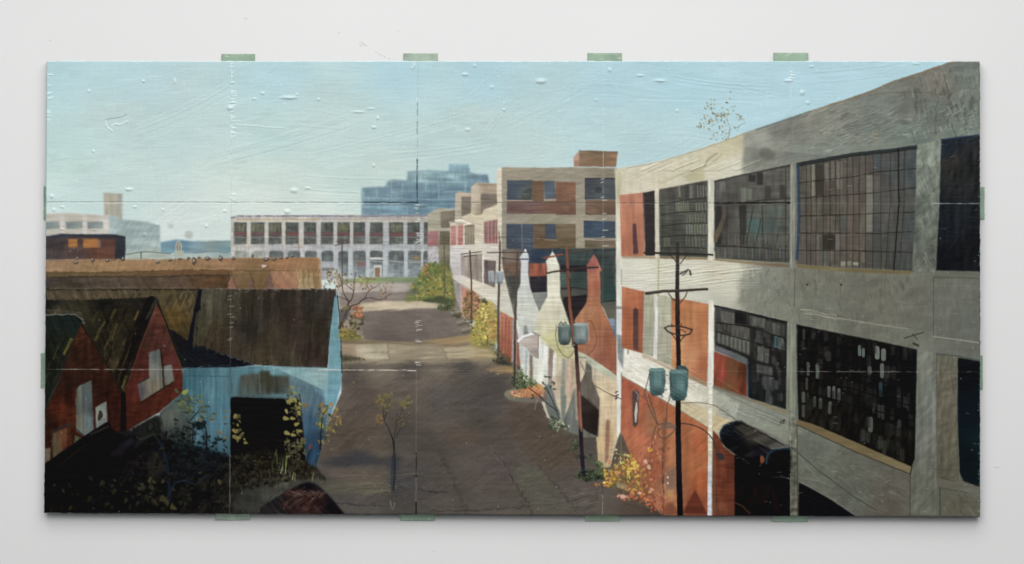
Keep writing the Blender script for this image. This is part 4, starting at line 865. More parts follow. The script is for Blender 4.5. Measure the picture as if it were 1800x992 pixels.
line([(1100, 296), (1160, 284.5), (1230, 263.5), (1285, 244.5), (1330, 228)], 1.4, '9c927c', .7)
line([(1415, 199), (1481, 178), (1530, 161.5), (1573, 143), (1622, 127.5), (1675, 109)], 4, '856c55', .8, rough=.25)
line([(1330, 228), (1390, 208), (1425, 196)], 3, '6a7472', .8)
line([(1527, 168), (1560, 163), (1620, 162), (1660, 166)], 1.6, '62544a', .6)
rect(1532, 230, 1543, 265, '8d8170', soft=1.5, alpha=.6)
for x, y, a, an, c in ((1660, 160, 9, 1.3, '4a443d'), (1672, 190, 12, 1.5, '474640'), (1708, 180, 14, 1.7, '444740'), (1640, 215, 10, 1.2, '585a53'), (1620, 195, 8, 1.4, '54534d'), (1590, 215, 10, .2, '525752'), (1560, 212, 9, .3, '565a55'), (1690, 165, 9, 2, '8d9388'), (1590, 165, 7, 1.2, '5c5751'), (1645, 230, 7, 1.6, '4b4f4b'), (1585, 500, 9, 1.2, '57564b'), (1595, 492, 7, 1.8, '5b594e')):
    poly([(x + a * math.cos(an) * math.cos(t) - a * .35 * math.sin(an) * math.sin(t), y + a * math.sin(an) * math.cos(t) + a * .35 * math.cos(an) * math.sin(t)) for t in np.linspace(0, 6, 9)], c, soft=1.5, alpha=.5, h=.25)
poly([(1385, 250), (1440, 255), (1490, 245), (1560, 250), (1605, 245), (1605, 258), (1500, 268), (1405, 284), (1385, 285)], '7f867e', soft=3, alpha=.4)
dabs(90, [(1630, 125), (1720, 115), (1722, 235), (1600, 240), (1590, 200)], (3, 9), ['4e4e48', '8a9087', '5a5750', '6f6458', '3f423e', '959a8f'], 151, ang=(60, 130), alpha=.35, ratio=.28, keep=True)
dabs(80, [(1440, 200), (1580, 165), (1610, 240), (1500, 262), (1420, 275)], (3, 10), ['5a605a', '8c9188', '676a62', '9a9c90'], 152, ang=(-40, 10), alpha=.3, ratio=.25, keep=True)
dabs(50, [(1330, 475), (1600, 500), (1600, 530), (1330, 540)], (3, 8), ['66655a', '8e8d80', '5c5b50'], 153, ang=(60, 120), alpha=.3, ratio=.3, keep=True)
dabs(60, [(1410, 790), (1590, 850), (1600, 900), (1500, 895), (1410, 840)], (3, 8), ['78796c', '57574b', '6c6050', '888a7c'], 154, ang=(0, 60), alpha=.25, ratio=.3, keep=True)
# pilasters
poly([(1082, 300), (1093, 302), (1092, 760), (1085, 770), (1083, 500)], [(1088, 320, 'cbc4a6'), (1087, 400, 'e0dccd'), (1087, 520, 'e1e0d8'), (1088, 560, 'cfd1cf'), (1087, 640, 'e2dfd6'), (1087, 740, 'dedad0')], soft=.6, tex=(.03, 90, 9, 1.5))
poly([(1084, 588), (1093, 590), (1098, 596), (1095, 650), (1086, 630)], '7d8486', soft=1, alpha=.8)
line([(1103, 595), (1104, 622)], 2.6, '77786f', .7)
line([(1085, 541), (1093, 541)], 5, '6f7276', .6)
line([(1092.5, 473), (1092.5, 500)], 1.4, '8a8f8c', .7)
line([(1092.6, 655), (1092, 765), (1093, 830)], 1.8, '757a7b', .75)
# upper storey, red infill and windows
motif('painted_brick_infill')
poly([(1089, 343), (1131, 338.5), (1133, 451), (1092, 451)], [(1100, 350, 'bb6e53'), (1115, 390, 'bb6a4a'), (1100, 440, 'b26043'), (1127, 360, 'c27657'), (1127, 440, 'b76b47')], soft=.6, tex=(.04, 90, 12, 2))
poly([(1112, 394), (1118, 393), (1122, 446), (1113, 447)], '59363a', soft=.7)
poly([(1093, 504), (1134, 513), (1130, 622), (1093, 611)], [(1100, 515, 'b9643f'), (1120, 530, 'b35a36'), (1100, 590, 'a9532f'), (1128, 560, 'a04c30')], soft=.6, tex=((.04, 90, 12, 2), (.02, 0, 10, 1)))
poly([(1113, 544), (1117, 541), (1122, 545), (1122, 617), (1113, 613)], [(1117, 550, '4f3433'), (1118, 600, '5c3a34')], soft=.7)
line([(1130, 514), (1128, 620)], 3.5, '9a5443', .6)
poly([(1179, 524), (1200, 526), (1246, 535), (1243, 674), (1212, 660), (1180, 645)], [(1190, 540, 'bd6a3d'), (1190, 600, 'c47f50'), (1215, 560, 'c0713f'), (1212, 630, 'c27a4c'), (1235, 560, 'bb683c'), (1237, 640, 'b05a37'), (1225, 600, 'b8683d'), (1190, 640, 'c57a48')], soft=.6, tex=((.04, 90, 18, 3), (.02, 0, 12, 1)))
poly([(1255, 618), (1285, 629), (1313, 641), (1313, 700), (1254, 678)], [(1262, 640, '9e3e2a'), (1275, 660, 'a0392a'), (1290, 650, '6c4026'), (1283, 680, '7b4526'), (1305, 650, '5c2a18'), (1305, 685, '712e1c')], soft=.7, tex=(.07, 80, 12, 2))
poly([(1282, 628), (1292, 632), (1284, 690), (1274, 684)], '6f4528', soft=1.8, alpha=.6)
motif('painted_factory_window')
poly([(1130, 339), (1151, 335), (1152, 450), (1134, 450)], [(1140, 345, '3c3335'), (1145, 400, '3b3133'), (1140, 440, '362f30')], soft=.6)
line([(1132, 345), (1134, 449)], 1.6, '7b5a66', .6)
poly([(1159, 333), (1244, 317), (1244, 453), (1160, 451)], [(1175, 340, '564d4c'), (1230, 330, '4f4847'), (1180, 400, '4e4a46'), (1230, 400, '55534e'), (1200, 440, '4b4945'), (1175, 370, '53504b')], soft=.7, tex=((.05, 90, 10, 2), (.03, 0, 8, 1)))
line([(1159, 335), (1161, 450)], 3, '5c5c60', .7)
rs = np.random.RandomState(5)
for y0, y1, xs, al in ((326, 348, (1193, 1195, 1213, 1216, 1226, 1231, 1236, 1241), .6), (355, 373, (1189, 1193, 1197, 1201, 1205, 1209, 1224, 1229, 1234, 1240), .65), (376, 392, (1207, 1212, 1217, 1222, 1227, 1232, 1238), .5), (394, 413, (1207, 1212, 1216, 1221, 1226, 1231, 1236, 1241), .7), (417, 434, (1168, 1172, 1176, 1206, 1211, 1217, 1223, 1229, 1235), .45)):
    for x in xs:
        line([(x, y0 + rs.rand() * 3), (x + .7, y1 - rs.rand() * 3)], 2.4, '8b8b70' if rs.rand() > .5 or y0 > 410 and x < 1180 else '8c8b85', al * (.7 + .3 * rs.rand()), soft=.7)
for y, e in ((362, 347), (378, 371), (398, 392), (417, 414), (436, 437)):
    line([(1161, y), (1200, (y + e) / 2 - 2), (1243, e)], 1.6, '2b2725', .75)
poly([(1256, 318), (1300, 309), (1389, 289), (1388, 462), (1257, 455)], [(1270, 330, '615a57'), (1340, 320, '5f5854'), (1370, 340, '5c5652'), (1290, 345, '544d4b'), (1270, 390, '463e3d'), (1290, 400, '5a5452'), (1340, 380, '5d5a57'), (1330, 400, '56605d'), (1360, 420, '565450'), (1290, 430, '504b48'), (1350, 450, '46413f')], soft=.7, tex=((.05, 90, 8, 2), (.04, 0, 10, 1.5)))
line([(1256, 319), (1300, 309), (1388, 291)], 3, '2f2e31', .7)
line([(1257, 320), (1257, 440)], 3, '3d4859', .7)
for a, b, c_, d, c in ((1316, 307, 1328, 320, '2d282a'), (1330, 303, 1341, 325, '2f2a2b'), (1345, 327, 1355, 350, '3c3330'), (1370, 325, 1379, 348, '3b3432'), (1303, 331, 1312, 355, '89897c'), (1313, 332, 1322, 352, '77796f'), (1266, 320, 1275, 337, '7a7470'), (1301, 360, 1312, 430, '322b29'), (1314, 385, 1334, 408, '4d6366'), (1344, 385, 1368, 408, '505c5c'), (1348, 362, 1375, 382, '5d635f'), (1257, 362, 1268, 430, '302928'), (1276, 362, 1279, 430, '37302e')):
    poly([(a, b), (c_, b), (c_, d), (a, d)], c, soft=.9, alpha=.75, tex=(.05, 90, 8, 2))
line([(1257, 359), (1300, 357.5), (1388, 356)], 2, '231e1d', .85)
line([(1310, 357), (1340, 352), (1388, 349)], 3.4, '37302d', .7)
line([(1258, 432), (1300, 434), (1345, 437), (1386, 441)], 2.2, '2a2523', .8)
line([(1280, 382), (1386, 385)], 1, '3a3533', .6)
line([(1280, 409), (1386, 412)], 1.2, '3a3533', .6)
poly([(1249, 425), (1262, 398), (1275, 365), (1277, 376), (1268, 408), (1259, 427)], [(1260, 410, '675549'), (1270, 380, '5c4c43')], soft=.7)
for P in ([(1325, 362), (1318, 395), (1312, 428)], [(1337, 385), (1333, 410), (1326, 432)], [(1340, 362), (1341, 440)], [(1381, 296), (1381, 460)], [(1300, 362), (1303, 432)], [(1366, 413), (1363, 435)]):
    line(P, 1.8, '2e2927', .75)
for i, x in enumerate(range(1262, 1384, 6)):
    line([(x, 415 if x > 1278 else 437), (x, 430 if x > 1278 else 452)], 2.6, ['6b625d', '5c5653', '746a60'][i % 3], .5)
    line([(x + 1, 438), (x + 1, 453)], 3, ['6f6159', '5a5654', '7b6f68', '52606a'][i % 4], .55)
poly([(1401, 287), (1450, 279), (1500, 271), (1560, 265), (1611, 257), (1608, 478), (1560, 474), (1400, 465)],
     [(1420, 310, '5d554d'), (1450, 330, '5a4e48'), (1500, 310, '5f5450'), (1500, 350, '645550'), (1460, 380, '5c544c'), (1500, 400, '695a55'), (1540, 300, '5c4f4b'), (1560, 300, '515156'), (1560, 360, '564f4e'), (1560, 420, '4d4a4a'), (1600, 300, '474b50'), (1600, 400, '4a4b4d'), (1440, 430, '5c514c'), (1500, 440, '5f524b'), (1540, 450, '514b47'), (1580, 460, '49484a')],
     soft=.8, tex=((.05, 90, 9, 2), (.03, 0, 9, 1)))
line([(1402, 290), (1450, 281), (1500, 272), (1560, 266), (1611, 259)], 6, '22262c', .8, soft=1.2)
line([(1403, 292), (1405, 380), (1401, 455)], 5, '2c4262', .9)
for a, b, c_, d, c, al in ((1426, 290, 1432, 345, '8b8178', .8), (1434, 288, 1447, 344, '3a352e', .85), (1450, 287, 1456, 320, '7a736b', .7), (1461, 285, 1467, 318, '776f67', .6), (1471, 285, 1480, 333, '857b73', .6), (1523, 308, 1534, 408, '817c73', .75), (1536, 272, 1549, 300, '45535c', .6), (1536, 340, 1545, 375, '56595a', .5), (1446, 412, 1468, 439, '332b28', .85), (1468, 412, 1478, 440, '79706a', .6), (1434, 412, 1440, 440, '7b716d', .5), (1477, 382, 1487, 407, '4d5153', .6), (1455, 380, 1462, 408, '7a6460', .5), (1489, 380, 1497, 405, '755c55', .5),
                           (1477, 460, 1486, 468, '969482', .8), (1489, 459, 1496, 468, '8a8977', .7), (1498, 461, 1509, 467, 'a3a28c', .8), (1442, 441, 1450, 460, '585a5a', .7), (1432, 441, 1440, 460, '7a625a', .5), (1456, 441, 1463, 462, '766f66', .5), (1514, 444, 1520, 462, '7b6e64', .6), (1418, 290, 1424, 318, '6f675f', .5), (1534, 380, 1548, 470, '45484a', .5)):
    poly([(a, b), (c_, b), (c_, d), (a, d)], c, soft=.8, alpha=al)
VX = [1418, 1426, 1434, 1448, 1459, 1468, 1477, 1489, 1499, 1511, 1521.5, 1534.6, 1549, 1565, 1579, 1590]
for i, x in enumerate(VX):
    top = 289 - (x - 1401) * .155
    bot = 466 + (x - 1400) * .055
    line([(x, top), (x - 1 + (i % 3), 360), (x - (x > 1560) * 8 - (i % 2), bot)], 2.6 if x == 1579 else 1.25, '1f1a16' if x == 1579 else '2c2622', .9 if x == 1579 else .75)
for P in ([(1406, 321), (1500, 311), (1545, 302), (1611, 297)], [(1406, 349), (1480, 343), (1540, 339), (1611, 330)], [(1406, 380), (1500, 377), (1607, 373)], [(1406, 410), (1500, 410), (1540, 411), (1604, 407)], [(1402, 440), (1500, 441), (1540, 442), (1604, 444)]):
    line(P, 1.8, '241e1a', .85, rough=.2)
poly([(1654, 246), (1690, 240), (1740, 236), (1740, 478), (1700, 477), (1645, 476), (1650, 380)], [(1660, 260, '1f2533'), (1675, 290, '2f2b2b'), (1700, 300, '232427'), (1690, 380, '1d1f24'), (1665, 400, '1a1c25'), (1700, 440, '191b20'), (1670, 460, '14161c')], soft=.8, tex=((.1, 90, 14, 2), (.06, 60, 6, 1.5)))
line([(1654, 246), (1722, 238)], 3, '2a3856', .8)
# second storey
poly([(1132, 514), (1151, 517), (1150, 628), (1130, 621)], [(1140, 530, 'b0a793'), (1140, 610, 'a39b8b')], soft=.6, tex=((.03, 0, 10, 1), (.04, 90, 12, 1.5)))
poly([(1157, 518), (1180, 524), (1180, 643), (1155, 633)], [(1165, 530, 'b3a996'), (1170, 600, 'aea193'), (1175, 635, 'a39a8b')], soft=.6, tex=((.03, 0, 10, 1), (.04, 90, 12, 1.5)))
poly([(1256, 537), (1300, 547), (1384, 566), (1382, 720), (1350, 710), (1315, 700), (1314, 641), (1256, 613)], [(1265, 545, '3d3b3d'), (1300, 560, '312c2d'), (1340, 590, '2a2726'), (1280, 590, '36322f'), (1330, 640, '211f21'), (1350, 680, '1d1d20'), (1370, 600, '262223'), (1300, 610, '2f2c2a')], soft=.7, tex=((.1, 90, 8, 2),))
for a, b, c_, d, c, al in ((1267, 546, 1291, 566, '6b625d', .8), (1292, 548, 1312, 566, '191719', .8), (1318, 555, 1345, 572, '625d5b', .8), (1345, 563, 1380, 585, '504b4a', .6), (1260, 568, 1270, 582, '5c5856', .6), (1286, 570, 1318, 595, '5b5550', .8), (1329, 580, 1336, 602, '5f5b58', .7), (1336, 590, 1358, 600, '2b2627', .7), (1361, 590, 1367, 612, '3f6b74', .8), (1367, 592, 1378, 616, '616665', .7), (1331, 608, 1342, 634, '666361', .8), (1343, 612, 1352, 638, '5b5957', .8), (1330, 640, 1358, 655, '575553', .8), (1341, 660, 1360, 684, '535150', .7), (1360, 668, 1368, 684, '45434a', .7), (1346, 685, 1356, 712, '56565a', .6), (1357, 567, 1363, 588, '6a6865', .6), (1366, 572, 1371, 590, '6d6b67', .6), (1318, 690, 1335, 700, '16161c', .6)):
    poly([(a, b), (c_, b + (c_ - a) * .22), (c_, d + (c_ - a) * .22), (a, d)], c, soft=.8, alpha=al, tex=(.1, 90, 6, 1.2))
for i in range(8):
    x = 1261 + i * 7.3
    poly([(x, 584 + i * 2.2), (x + 5.5, 585 + i * 2.2), (x + 5.5, 604 + i * 3), (x, 601 + i * 3)], '7b7772', soft=.9, alpha=.75)
for i in range(46):
    x, y = rs.uniform(1322, 1376), rs.uniform(575, 700)
    poly([(x, y), (x + 4.5, y + 1), (x + 4.5, y + 15), (x, y + 14)], rs.choice(['4a4644', '3a3738', '565150', '2c2a2c', '45474b']), soft=.8, alpha=.5)
for i in range(4):
    x = 1272 + i * 7.3
    poly([(x, 568 + i * 2), (x + 4, 568 + i * 2), (x + 4, 580 + i * 3), (x, 580 + i * 3)], '65615b', soft=.9, alpha=.5)
for P in ([(1257, 567), (1318, 575), (1380, 595)], [(1257, 583), (1318, 600), (1380, 618)], [(1257, 603), (1314, 626)]):
    line(P, 2, '1f1c1d', .8)
line([(1256, 538), (1300, 547), (1384, 567)], 3.4, '1b1a1d', .85)
poly([(1256, 607), (1290, 620), (1314, 631), (1314, 642), (1285, 628), (1256, 617)], [(1265, 614, '6a6672'), (1305, 633, '5a5c62')], soft=.7)
line([(1258, 540), (1258, 605)], 1.6, '5a5d68', .6)
line([(1314, 634), (1315, 700)], 2.6, '2b4560', .85)
poly([(1399, 570), (1450, 581), (1530, 597), (1613, 615), (1611, 700), (1608, 808), (1602, 822), (1500, 782), (1403, 738)], [(1420, 600, '141112'), (1500, 640, '110e0e'), (1450, 680, '14110f'), (1580, 700, '0e0c0d'), (1560, 780, '161310'), (1450, 720, '191613'), (1600, 640, '100e12')], soft=.7, tex=(.2, 80, 6, 2))
for x, y0, y1, w, al, c in ((1511, 607, 626, 5, .9, '6b7270'), (1517.5, 612, 628, 4.6, .9, '646d6d'), (1542, 609, 632, 8, .9, '7a7c79'), (1553, 613, 635, 8, .9, '70726f'), (1528.5, 644, 659, 7, .75, '63635d'), (1550.5, 639, 665, 6.5, .85, '6a6c6a'), (1560, 643, 666, 9, .35, '55504c'), (1571, 645, 670, 8, .3, '4b4746'), (1420.5, 636, 661, 4.6, .8, '565250'), (1437, 638, 666, 6, .85, '626865'), (1457, 679, 700, 5.5, .85, '64635e'), (1465.5, 679, 702, 5, .85, '65635f'), (1474.5, 683, 707, 5, .85, '5b6566'), (1432, 697, 716, 4.6, .8, '55534f'), (1442, 700, 719, 5.5, .8, '5b5854'), (1412.5, 688, 708, 5.5, .85, '5a5a56'), (1459, 706, 728, 5.5, .85, '5c5a56'), (1413, 579, 598, 4, .7, '474346'), (1418, 664, 686, 4, .7, '504c4a'), (1412, 712, 734, 5, .8, '504f4b'), (1530, 733, 760, 8, .85, '605f5f'), (1581, 738, 753, 6, .55, '504d4d'), (1545, 711, 735, 5, .5, '4e4b4a'), (1552, 712, 738, 5, .5, '4e4b4a'), (1580, 681, 718, 7, .4, '3b4145'), (1548, 672, 700, 6, .8, '2a4655'), (1456, 618, 636, 10, .5, '4b4846'), (1475, 594, 606, 9, .35, '45403c'), (1430, 585, 596, 7, .4, '55524a'), (1597, 692, 724, 6, .4, '33363a'), (1554, 775, 800, 8, .5, '46443f'), (1545, 778, 790, 14, .35, '403d39'), (1586, 790, 812, 8, .5, '353331'), (1562, 745, 770, 12, .25, '38342f'), (1420, 712, 735, 12, .3, '33302f'), (1530, 695, 705, 20, .3, '3a3733'), (1420, 690, 705, 3, .6, '44423f')):
    line([(x, y0 + w / 2), (x, y1 - w / 2)], w, c, al, soft=.7, h=.3)
rs = np.random.RandomState(31)
for r_ in range(7):
    for c_ in range(19):
        x = 1406 + c_ * 10.6 + rs.uniform(-1, 1)
        t = (x - 1402) / 208
        y0 = 572 + t * 42 + r_ * (166 + t * 36) / 7
        h_ = (166 + t * 36) / 7
        if rs.rand() < .62:
            g = rs.choice([24, 30, 36, 44, 52]) * (1 if rs.rand() < .8 else 1.3)
            poly([(x, y0 + 2), (x + 8, y0 + 3.5), (x + 8, y0 + h_ * rs.uniform(.7, .95)), (x, y0 + h_ * rs.uniform(.7, .92))], (g, g * .97, g * .93), soft=1, alpha=.55, tex=(.15, 90, 5, 1.2))
for P in ([(1405, 632), (1500, 655), (1608, 690)], [(1405, 686), (1500, 712), (1608, 740)], [(1405, 660), (1500, 684), (1608, 716)]):
    line(P, 2, '0b0a0a', .8)
poly([(1683, 629), (1740, 638), (1740, 858), (1715, 854), (1694, 846), (1686, 830), (1682, 740)], [(1695, 660, '0f1318'), (1710, 720, '0e1720'), (1700, 800, '10161c'), (1720, 780, '0f2026')], soft=.8)
motif('painted_concrete_factory')
for P, w, c in (([(1155, 335), (1154.5, 452)], 6, 'd6ccb8'), ([(1249.5, 317), (1250, 455)], 9, 'd6d2c4'), ([(1151.5, 517), (1153.5, 560), (1151, 632)], 5, 'dddad4'), ([(1250, 533), (1250, 600), (1249, 678)], 9, 'dbd8cb')):
    line(P, w, [(P[0][0], P[0][1], c), (P[-1][0], P[-1][1], c)], 1, tex=(.04, 90, 9, 1.5), soft=.6, h=.4)
line([(1395, 290), (1395, 380), (1393, 470)], 9, '8c8b80', 1, tex=(.06, 90, 8, 1.5), h=.4)
line([(1391, 292), (1391, 465)], 1.8, 'aaa79a', .7)
line([(1399.5, 290), (1398, 465)], 1.4, '5b5a55', .7)
poly([(1612, 256), (1654, 246), (1650, 380), (1644, 478), (1603, 478), (1609, 380)], [(1620, 290, '7f877c'), (1640, 290, '868c80'), (1625, 400, '737a6d'), (1640, 440, '6c7064'), (1610, 420, '6b7066')], soft=.8, tex=((.05, 90, 10, 2), (.06, 45, 5, 2)))
streaks(60, (1612, 260), (1645, 460), (.4, 1), 12, 1.8, ['98a094', '5f665e', '6f756b'], 111, .5, h=.35)
poly([(1384, 566), (1399, 570), (1401, 740), (1382, 722)], [(1392, 580, '878b7b'), (1392, 700, '7f826f')], soft=.7, tex=(.05, 90, 10, 1.5))
poly([(1387, 720), (1401, 735), (1402, 908), (1388, 908)], [(1392, 760, '7a7b6a'), (1393, 830, '59594a'), (1395, 890, '6c6659')], soft=.8, tex=((.12, 0, 4, 2), (.06, 90, 8, 2)))
line([(1391.5, 570), (1391.5, 760)], 2, 'a9aa98', .5)
line([(1400.5, 570), (1400.5, 738)], 1.8, '5a5d66', .7)
line([(1401, 745), (1402, 848), (1402, 905)], 1.6, '3d3d36', .8)
poly([(1612, 614), (1646, 622), (1647, 780), (1648, 905), (1600, 905), (1600, 830), (1609, 806)], [(1625, 640, '7b7d71'), (1640, 700, '75786d'), (1620, 740, '6f7469'), (1640, 760, '7c7d74'), (1630, 850, '66675a')], soft=.9, tex=((.05, 90, 14, 2), (.04, 45, 6, 2)))
line([(1641, 690), (1641, 757)], 4, '8d9086', .5)
poly([(1647, 624), (1682, 627), (1682, 740), (1686, 850), (1649, 845)], [(1655, 650, '6d6a58'), (1670, 700, '6a6352'), (1665, 800, '625e4c')], soft=.8, tex=((.06, 80, 12, 2), (.04, 20, 5, 2)))
streaks(24, (1650, 640), (1680, 820), (.1, 1), 18, 2, ['7f6e54', '5a4a38', '83826f'], 112, .4)
line([(1646, 624), (1647, 700), (1647, 842)], 1.4, '494940', .7)
line([(1683, 628), (1683, 740), (1687, 850)], 1.2, '8a887a', .5)
for P, w, c, al in (([(1641, 487), (1641, 592)], 1.5, '4d4c44', .7), ([(1641, 592), (1680, 597), (1722, 603)], 2.4, 'a09c8b', .8), ([(1411, 546), (1450, 556), (1500, 564), (1549, 572), (1598, 579)], 2.4, '9f9b8a', .7), ([(1441, 548), (1460, 553), (1480, 556)], 3, '5c594e', .6), ([(1397, 470), (1397, 500), (1396, 540)], 1.4, '4f4e46', .7), ([(1600, 832), (1600, 907)], 1.5, '3b3a32', .75), ([(1652, 858), (1653, 907)], 2.6, '3d4048', .75), ([(1648, 838), (1690, 850), (1724, 862)], 1.3, '403f38', .7), ([(1654, 858), (1690, 864), (1724, 872)], 1.3, '403f38', .6), ([(1640, 824), (1684, 827)], 1.2, '4b4a40', .6),
                    ([(1590, 595), (1604, 590), (1623, 585)], 2, '33342c', .8), ([(1604, 587), (1612, 596)], 1.8, '33342c', .8), ([(1606, 604), (1614, 608)], 4, '2c2e28', .8), ([(1646, 622), (1682, 626), (1722, 634)], 3, '4a5049', .7)):
    line(P, w, c, al)
poly([(1642, 485), (1720, 487), (1722, 490), (1642, 490)], '55554e', soft=.8, alpha=.6)
# sills
poly([(1160, 451), (1243, 452.5), (1243, 457), (1160, 455)], [(1165, 453, '8c6f4f'), (1230, 455, '9f8762')], soft=.7)
poly([(1093, 451), (1134, 450), (1152, 451), (1152, 455), (1093, 454)], 'a88a6a', soft=.8, alpha=.8)
poly([(1256, 455), (1320, 460), (1388, 465), (1388, 470.5), (1320, 465), (1256, 458)], [(1270, 457, '9d8460'), (1380, 468, '7f6a52')], soft=.6)
poly([(1400, 465), (1480, 471), (1602, 477), (1601, 482.5), (1500, 479), (1400, 471)], [(1420, 470, '81724c'), (1580, 480, '7a6b44')], soft=.6)
poly([(1644, 477), (1724, 479), (1724, 488), (1642, 486)], [(1660, 482, '6d6e60'), (1700, 484, '6e7063')], soft=.6)
poly([(1253, 677), (1315, 699), (1383, 723), (1383, 729), (1315, 704), (1253, 681)], [(1270, 684, '7a725f'), (1370, 722, '8f7f60')], soft=.7)
poly([(1401, 738), (1430, 746), (1500, 776), (1603, 821), (1600, 833), (1500, 792), (1400, 746)], [(1420, 747, '7a6543'), (1500, 785, '7a6742'), (1590, 826, '857450')], soft=.6)
line([(1401, 747), (1500, 793), (1600, 834)], 1.6, '332d22', .8)
line([(1603, 821), (1600, 834)], 1.8, '15120e', .9)
poly([(1648, 842), (1690, 848), (1740, 868), (1740, 880), (1690, 862), (1650, 856)], [(1660, 850, '6b6558'), (1715, 866, '6f6c5f')], soft=.8)
poly([(1130, 621), (1156, 633), (1182, 645), (1243, 674), (1242, 680), (1180, 652), (1128, 627)], [(1150, 632, 'b9a588'), (1220, 665, '9e7d58')], soft=.8, alpha=.85)
streaks(30, (1655, 862), (1720, 900), (.5, .8), 12, 1.8, ['6b5436', '7a7a6c', '4e4536'], 113, .45)
poly([(1404, 848), (1430, 861), (1463, 880), (1503, 907), (1503, 915), (1403, 915)], '0f1016', soft=.8)
line([(1404, 846), (1463, 878), (1503, 906)], 1.6, '85837a', .6)
# wall stripes in sun below the windows
line([(1158, 455), (1157, 520)], 2.4, 'a9a35c', .7)
poly([(1186, 714), (1199, 704), (1230, 712), (1250, 728), (1290, 740), (1268, 747), (1256, 765), (1243, 752)], [(1210, 722, 'c8b78f'), (1240, 735, 'cdbd94'), (1262, 745, 'c3ae80')], soft=1.5, tex=(.04, 30, 10, 2))
poly([(1251, 533), (1251, 515), (1270, 520), (1300, 535), (1300, 545)], 'b9baac', soft=3, alpha=.5)
motif('painted_brick_ground_floor')
poly([(1093, 662), (1120, 677), (1186, 716), (1244, 752), (1246, 915), (1170, 915), (1110, 870), (1090, 830)],
     [(1100, 680, 'ac5640'), (1105, 740, 'b35f45'), (1135, 700, 'ae5e44'), (1165, 715, 'b06142'), (1130, 780, 'b8644a'), (1110, 780, 'bb6a4c'), (1175, 760, 'b8714c'), (1160, 740, 'b06a48'), (1175, 800, 'b87450'), (1205, 760, 'b46743'), (1230, 780, 'ab5836'), (1210, 820, 'b5673f'), (1230, 850, 'a9542f'), (1180, 850, 'a37058'), (1220, 890, '8f442c'), (1145, 830, 'a0563a'), (1205, 730, 'b8653f'), (1180, 880, 'b06f4e')],
     soft=.7, tex=((.04, 90, 16, 3), (.03, 40, 6, 1.5)))
line([(1093, 661), (1120, 676), (1186, 715), (1244, 752)], 1.5, '6a6660', .7)
poly([(1111, 688), (1118, 685), (1124, 690), (1121, 745), (1117, 752), (1112, 746)], [(1115, 700, '57474a'), (1117, 740, '4d4246')], soft=.8)
line([(1119, 708), (1118, 725), (1117, 742)], [2, 5, 2], 'd0d0d2', .9, soft=.6, h=.5)
line([(1117, 688), (1122, 694), (1121, 704)], 2, '9a969a', .8)
poly([(1134, 714), (1150, 720), (1151, 765), (1135, 768)], '9a6a4e', soft=2.5, alpha=.6)
poly([(1166, 735), (1172, 735), (1170, 800), (1166, 850), (1163, 850), (1163, 790)], '7a4632', soft=1.4, alpha=.7)
poly([(1172, 825), (1186, 820), (1186, 850), (1180, 866), (1172, 858)], '7d6660', soft=3, alpha=.7)
rect(1173, 862, 1184, 876, 'bd8c55', soft=1.8)
poly([(1200, 903), (1211, 880), (1222, 861), (1233, 882), (1244, 905)], [(1222, 880, '6b2f22'), (1222, 900, '5b2a20')], soft=1)
poly([(1166, 905), (1172, 885), (1182, 882), (1196, 905)], '7c4431', soft=2, alpha=.8)
poly([(1070, 835), (1080, 790), (1090, 760), (1096, 768), (1104, 790), (1114, 812), (1108, 850), (1090, 850)], [(1090, 780, '5a5149'), (1090, 820, '57514c')], soft=1, alpha=.95)
line([(1092, 760), (1091, 830)], 1.6, '6d7873', .8)
poly([(1253, 757), (1262, 765), (1272, 785), (1292, 801), (1292, 915), (1252, 915)], [(1260, 780, '6d3426'), (1265, 830, '713626'), (1275, 870, '6c3322'), (1285, 820, '5c2b20'), (1258, 890, '76412f')], soft=.8, tex=((.06, 90, 12, 2), (.05, 0, 6, 1.2)))
line([(1256, 790), (1256, 900)], 3, '84503d', .5)
motif('painted_street')
poly([(1052, 846), (1080, 856), (1112, 862), (1140, 880), (1176, 918), (1050, 918)], [(1070, 870, '5f5750'), (1120, 885, '564a40'), (1150, 905, '4d4138')], soft=1, tex=((.02, -20, 14, 1.5),))
motif('painted_concrete_factory')
line([(1249, 676), (1248.5, 760), (1248, 812), (1247, 905)], 7, [(1249, 690, 'd9d7c6'), (1248, 790, 'd8d2b8'), (1247, 840, 'bfc2c6'), (1247, 890, 'c9ccd2')], 1, tex=(.05, 0, 4, 1.2), h=.5)
motif('painted_dark_loading_bay')
poly([(1291, 800), (1320, 800), (1389, 812), (1389, 915), (1291, 915)], [(1310, 830, '0d0b0e'), (1340, 870, '17090d'), (1370, 840, '0b0b10'), (1310, 890, '130b0b')], soft=.8, tex=(.25, 90, 6, 2))
line([(1292, 884), (1305, 890), (1318, 903)], 2, '5a3220', .8)
for P in ([(1294, 806), (1302, 804), (1318, 816)], [(1356, 838), (1375, 840), (1386, 840)]):
    line(P, 1.5, '5d5f66', .6, rough=.4)
line([(1372, 837), (1398, 846)], 2.4, '4a4b3c', .6)
motif('painted_rolled_awning')
poly([(1266, 760), (1272, 748), (1285, 742), (1300, 740), (1345, 762), (1386, 786), (1390, 796), (1390, 832), (1358, 820), (1320, 806), (1293, 800), (1275, 786), (1266, 775)], [(1275, 760, '11151b'), (1300, 780, '121114'), (1340, 795, '15131a'), (1370, 810, '0c0c12'), (1320, 770, '29251f')], soft=.8, sm=False, tex=(.2, 25, 10, 2))
poly([(1290, 750), (1308, 745), (1345, 765), (1386, 787), (1355, 789), (1320, 773)], [(1310, 757, '37322b'), (1350, 775, '45423a'), (1370, 784, '4f4c43')], soft=1, tex=(.08, 25, 10, 2))
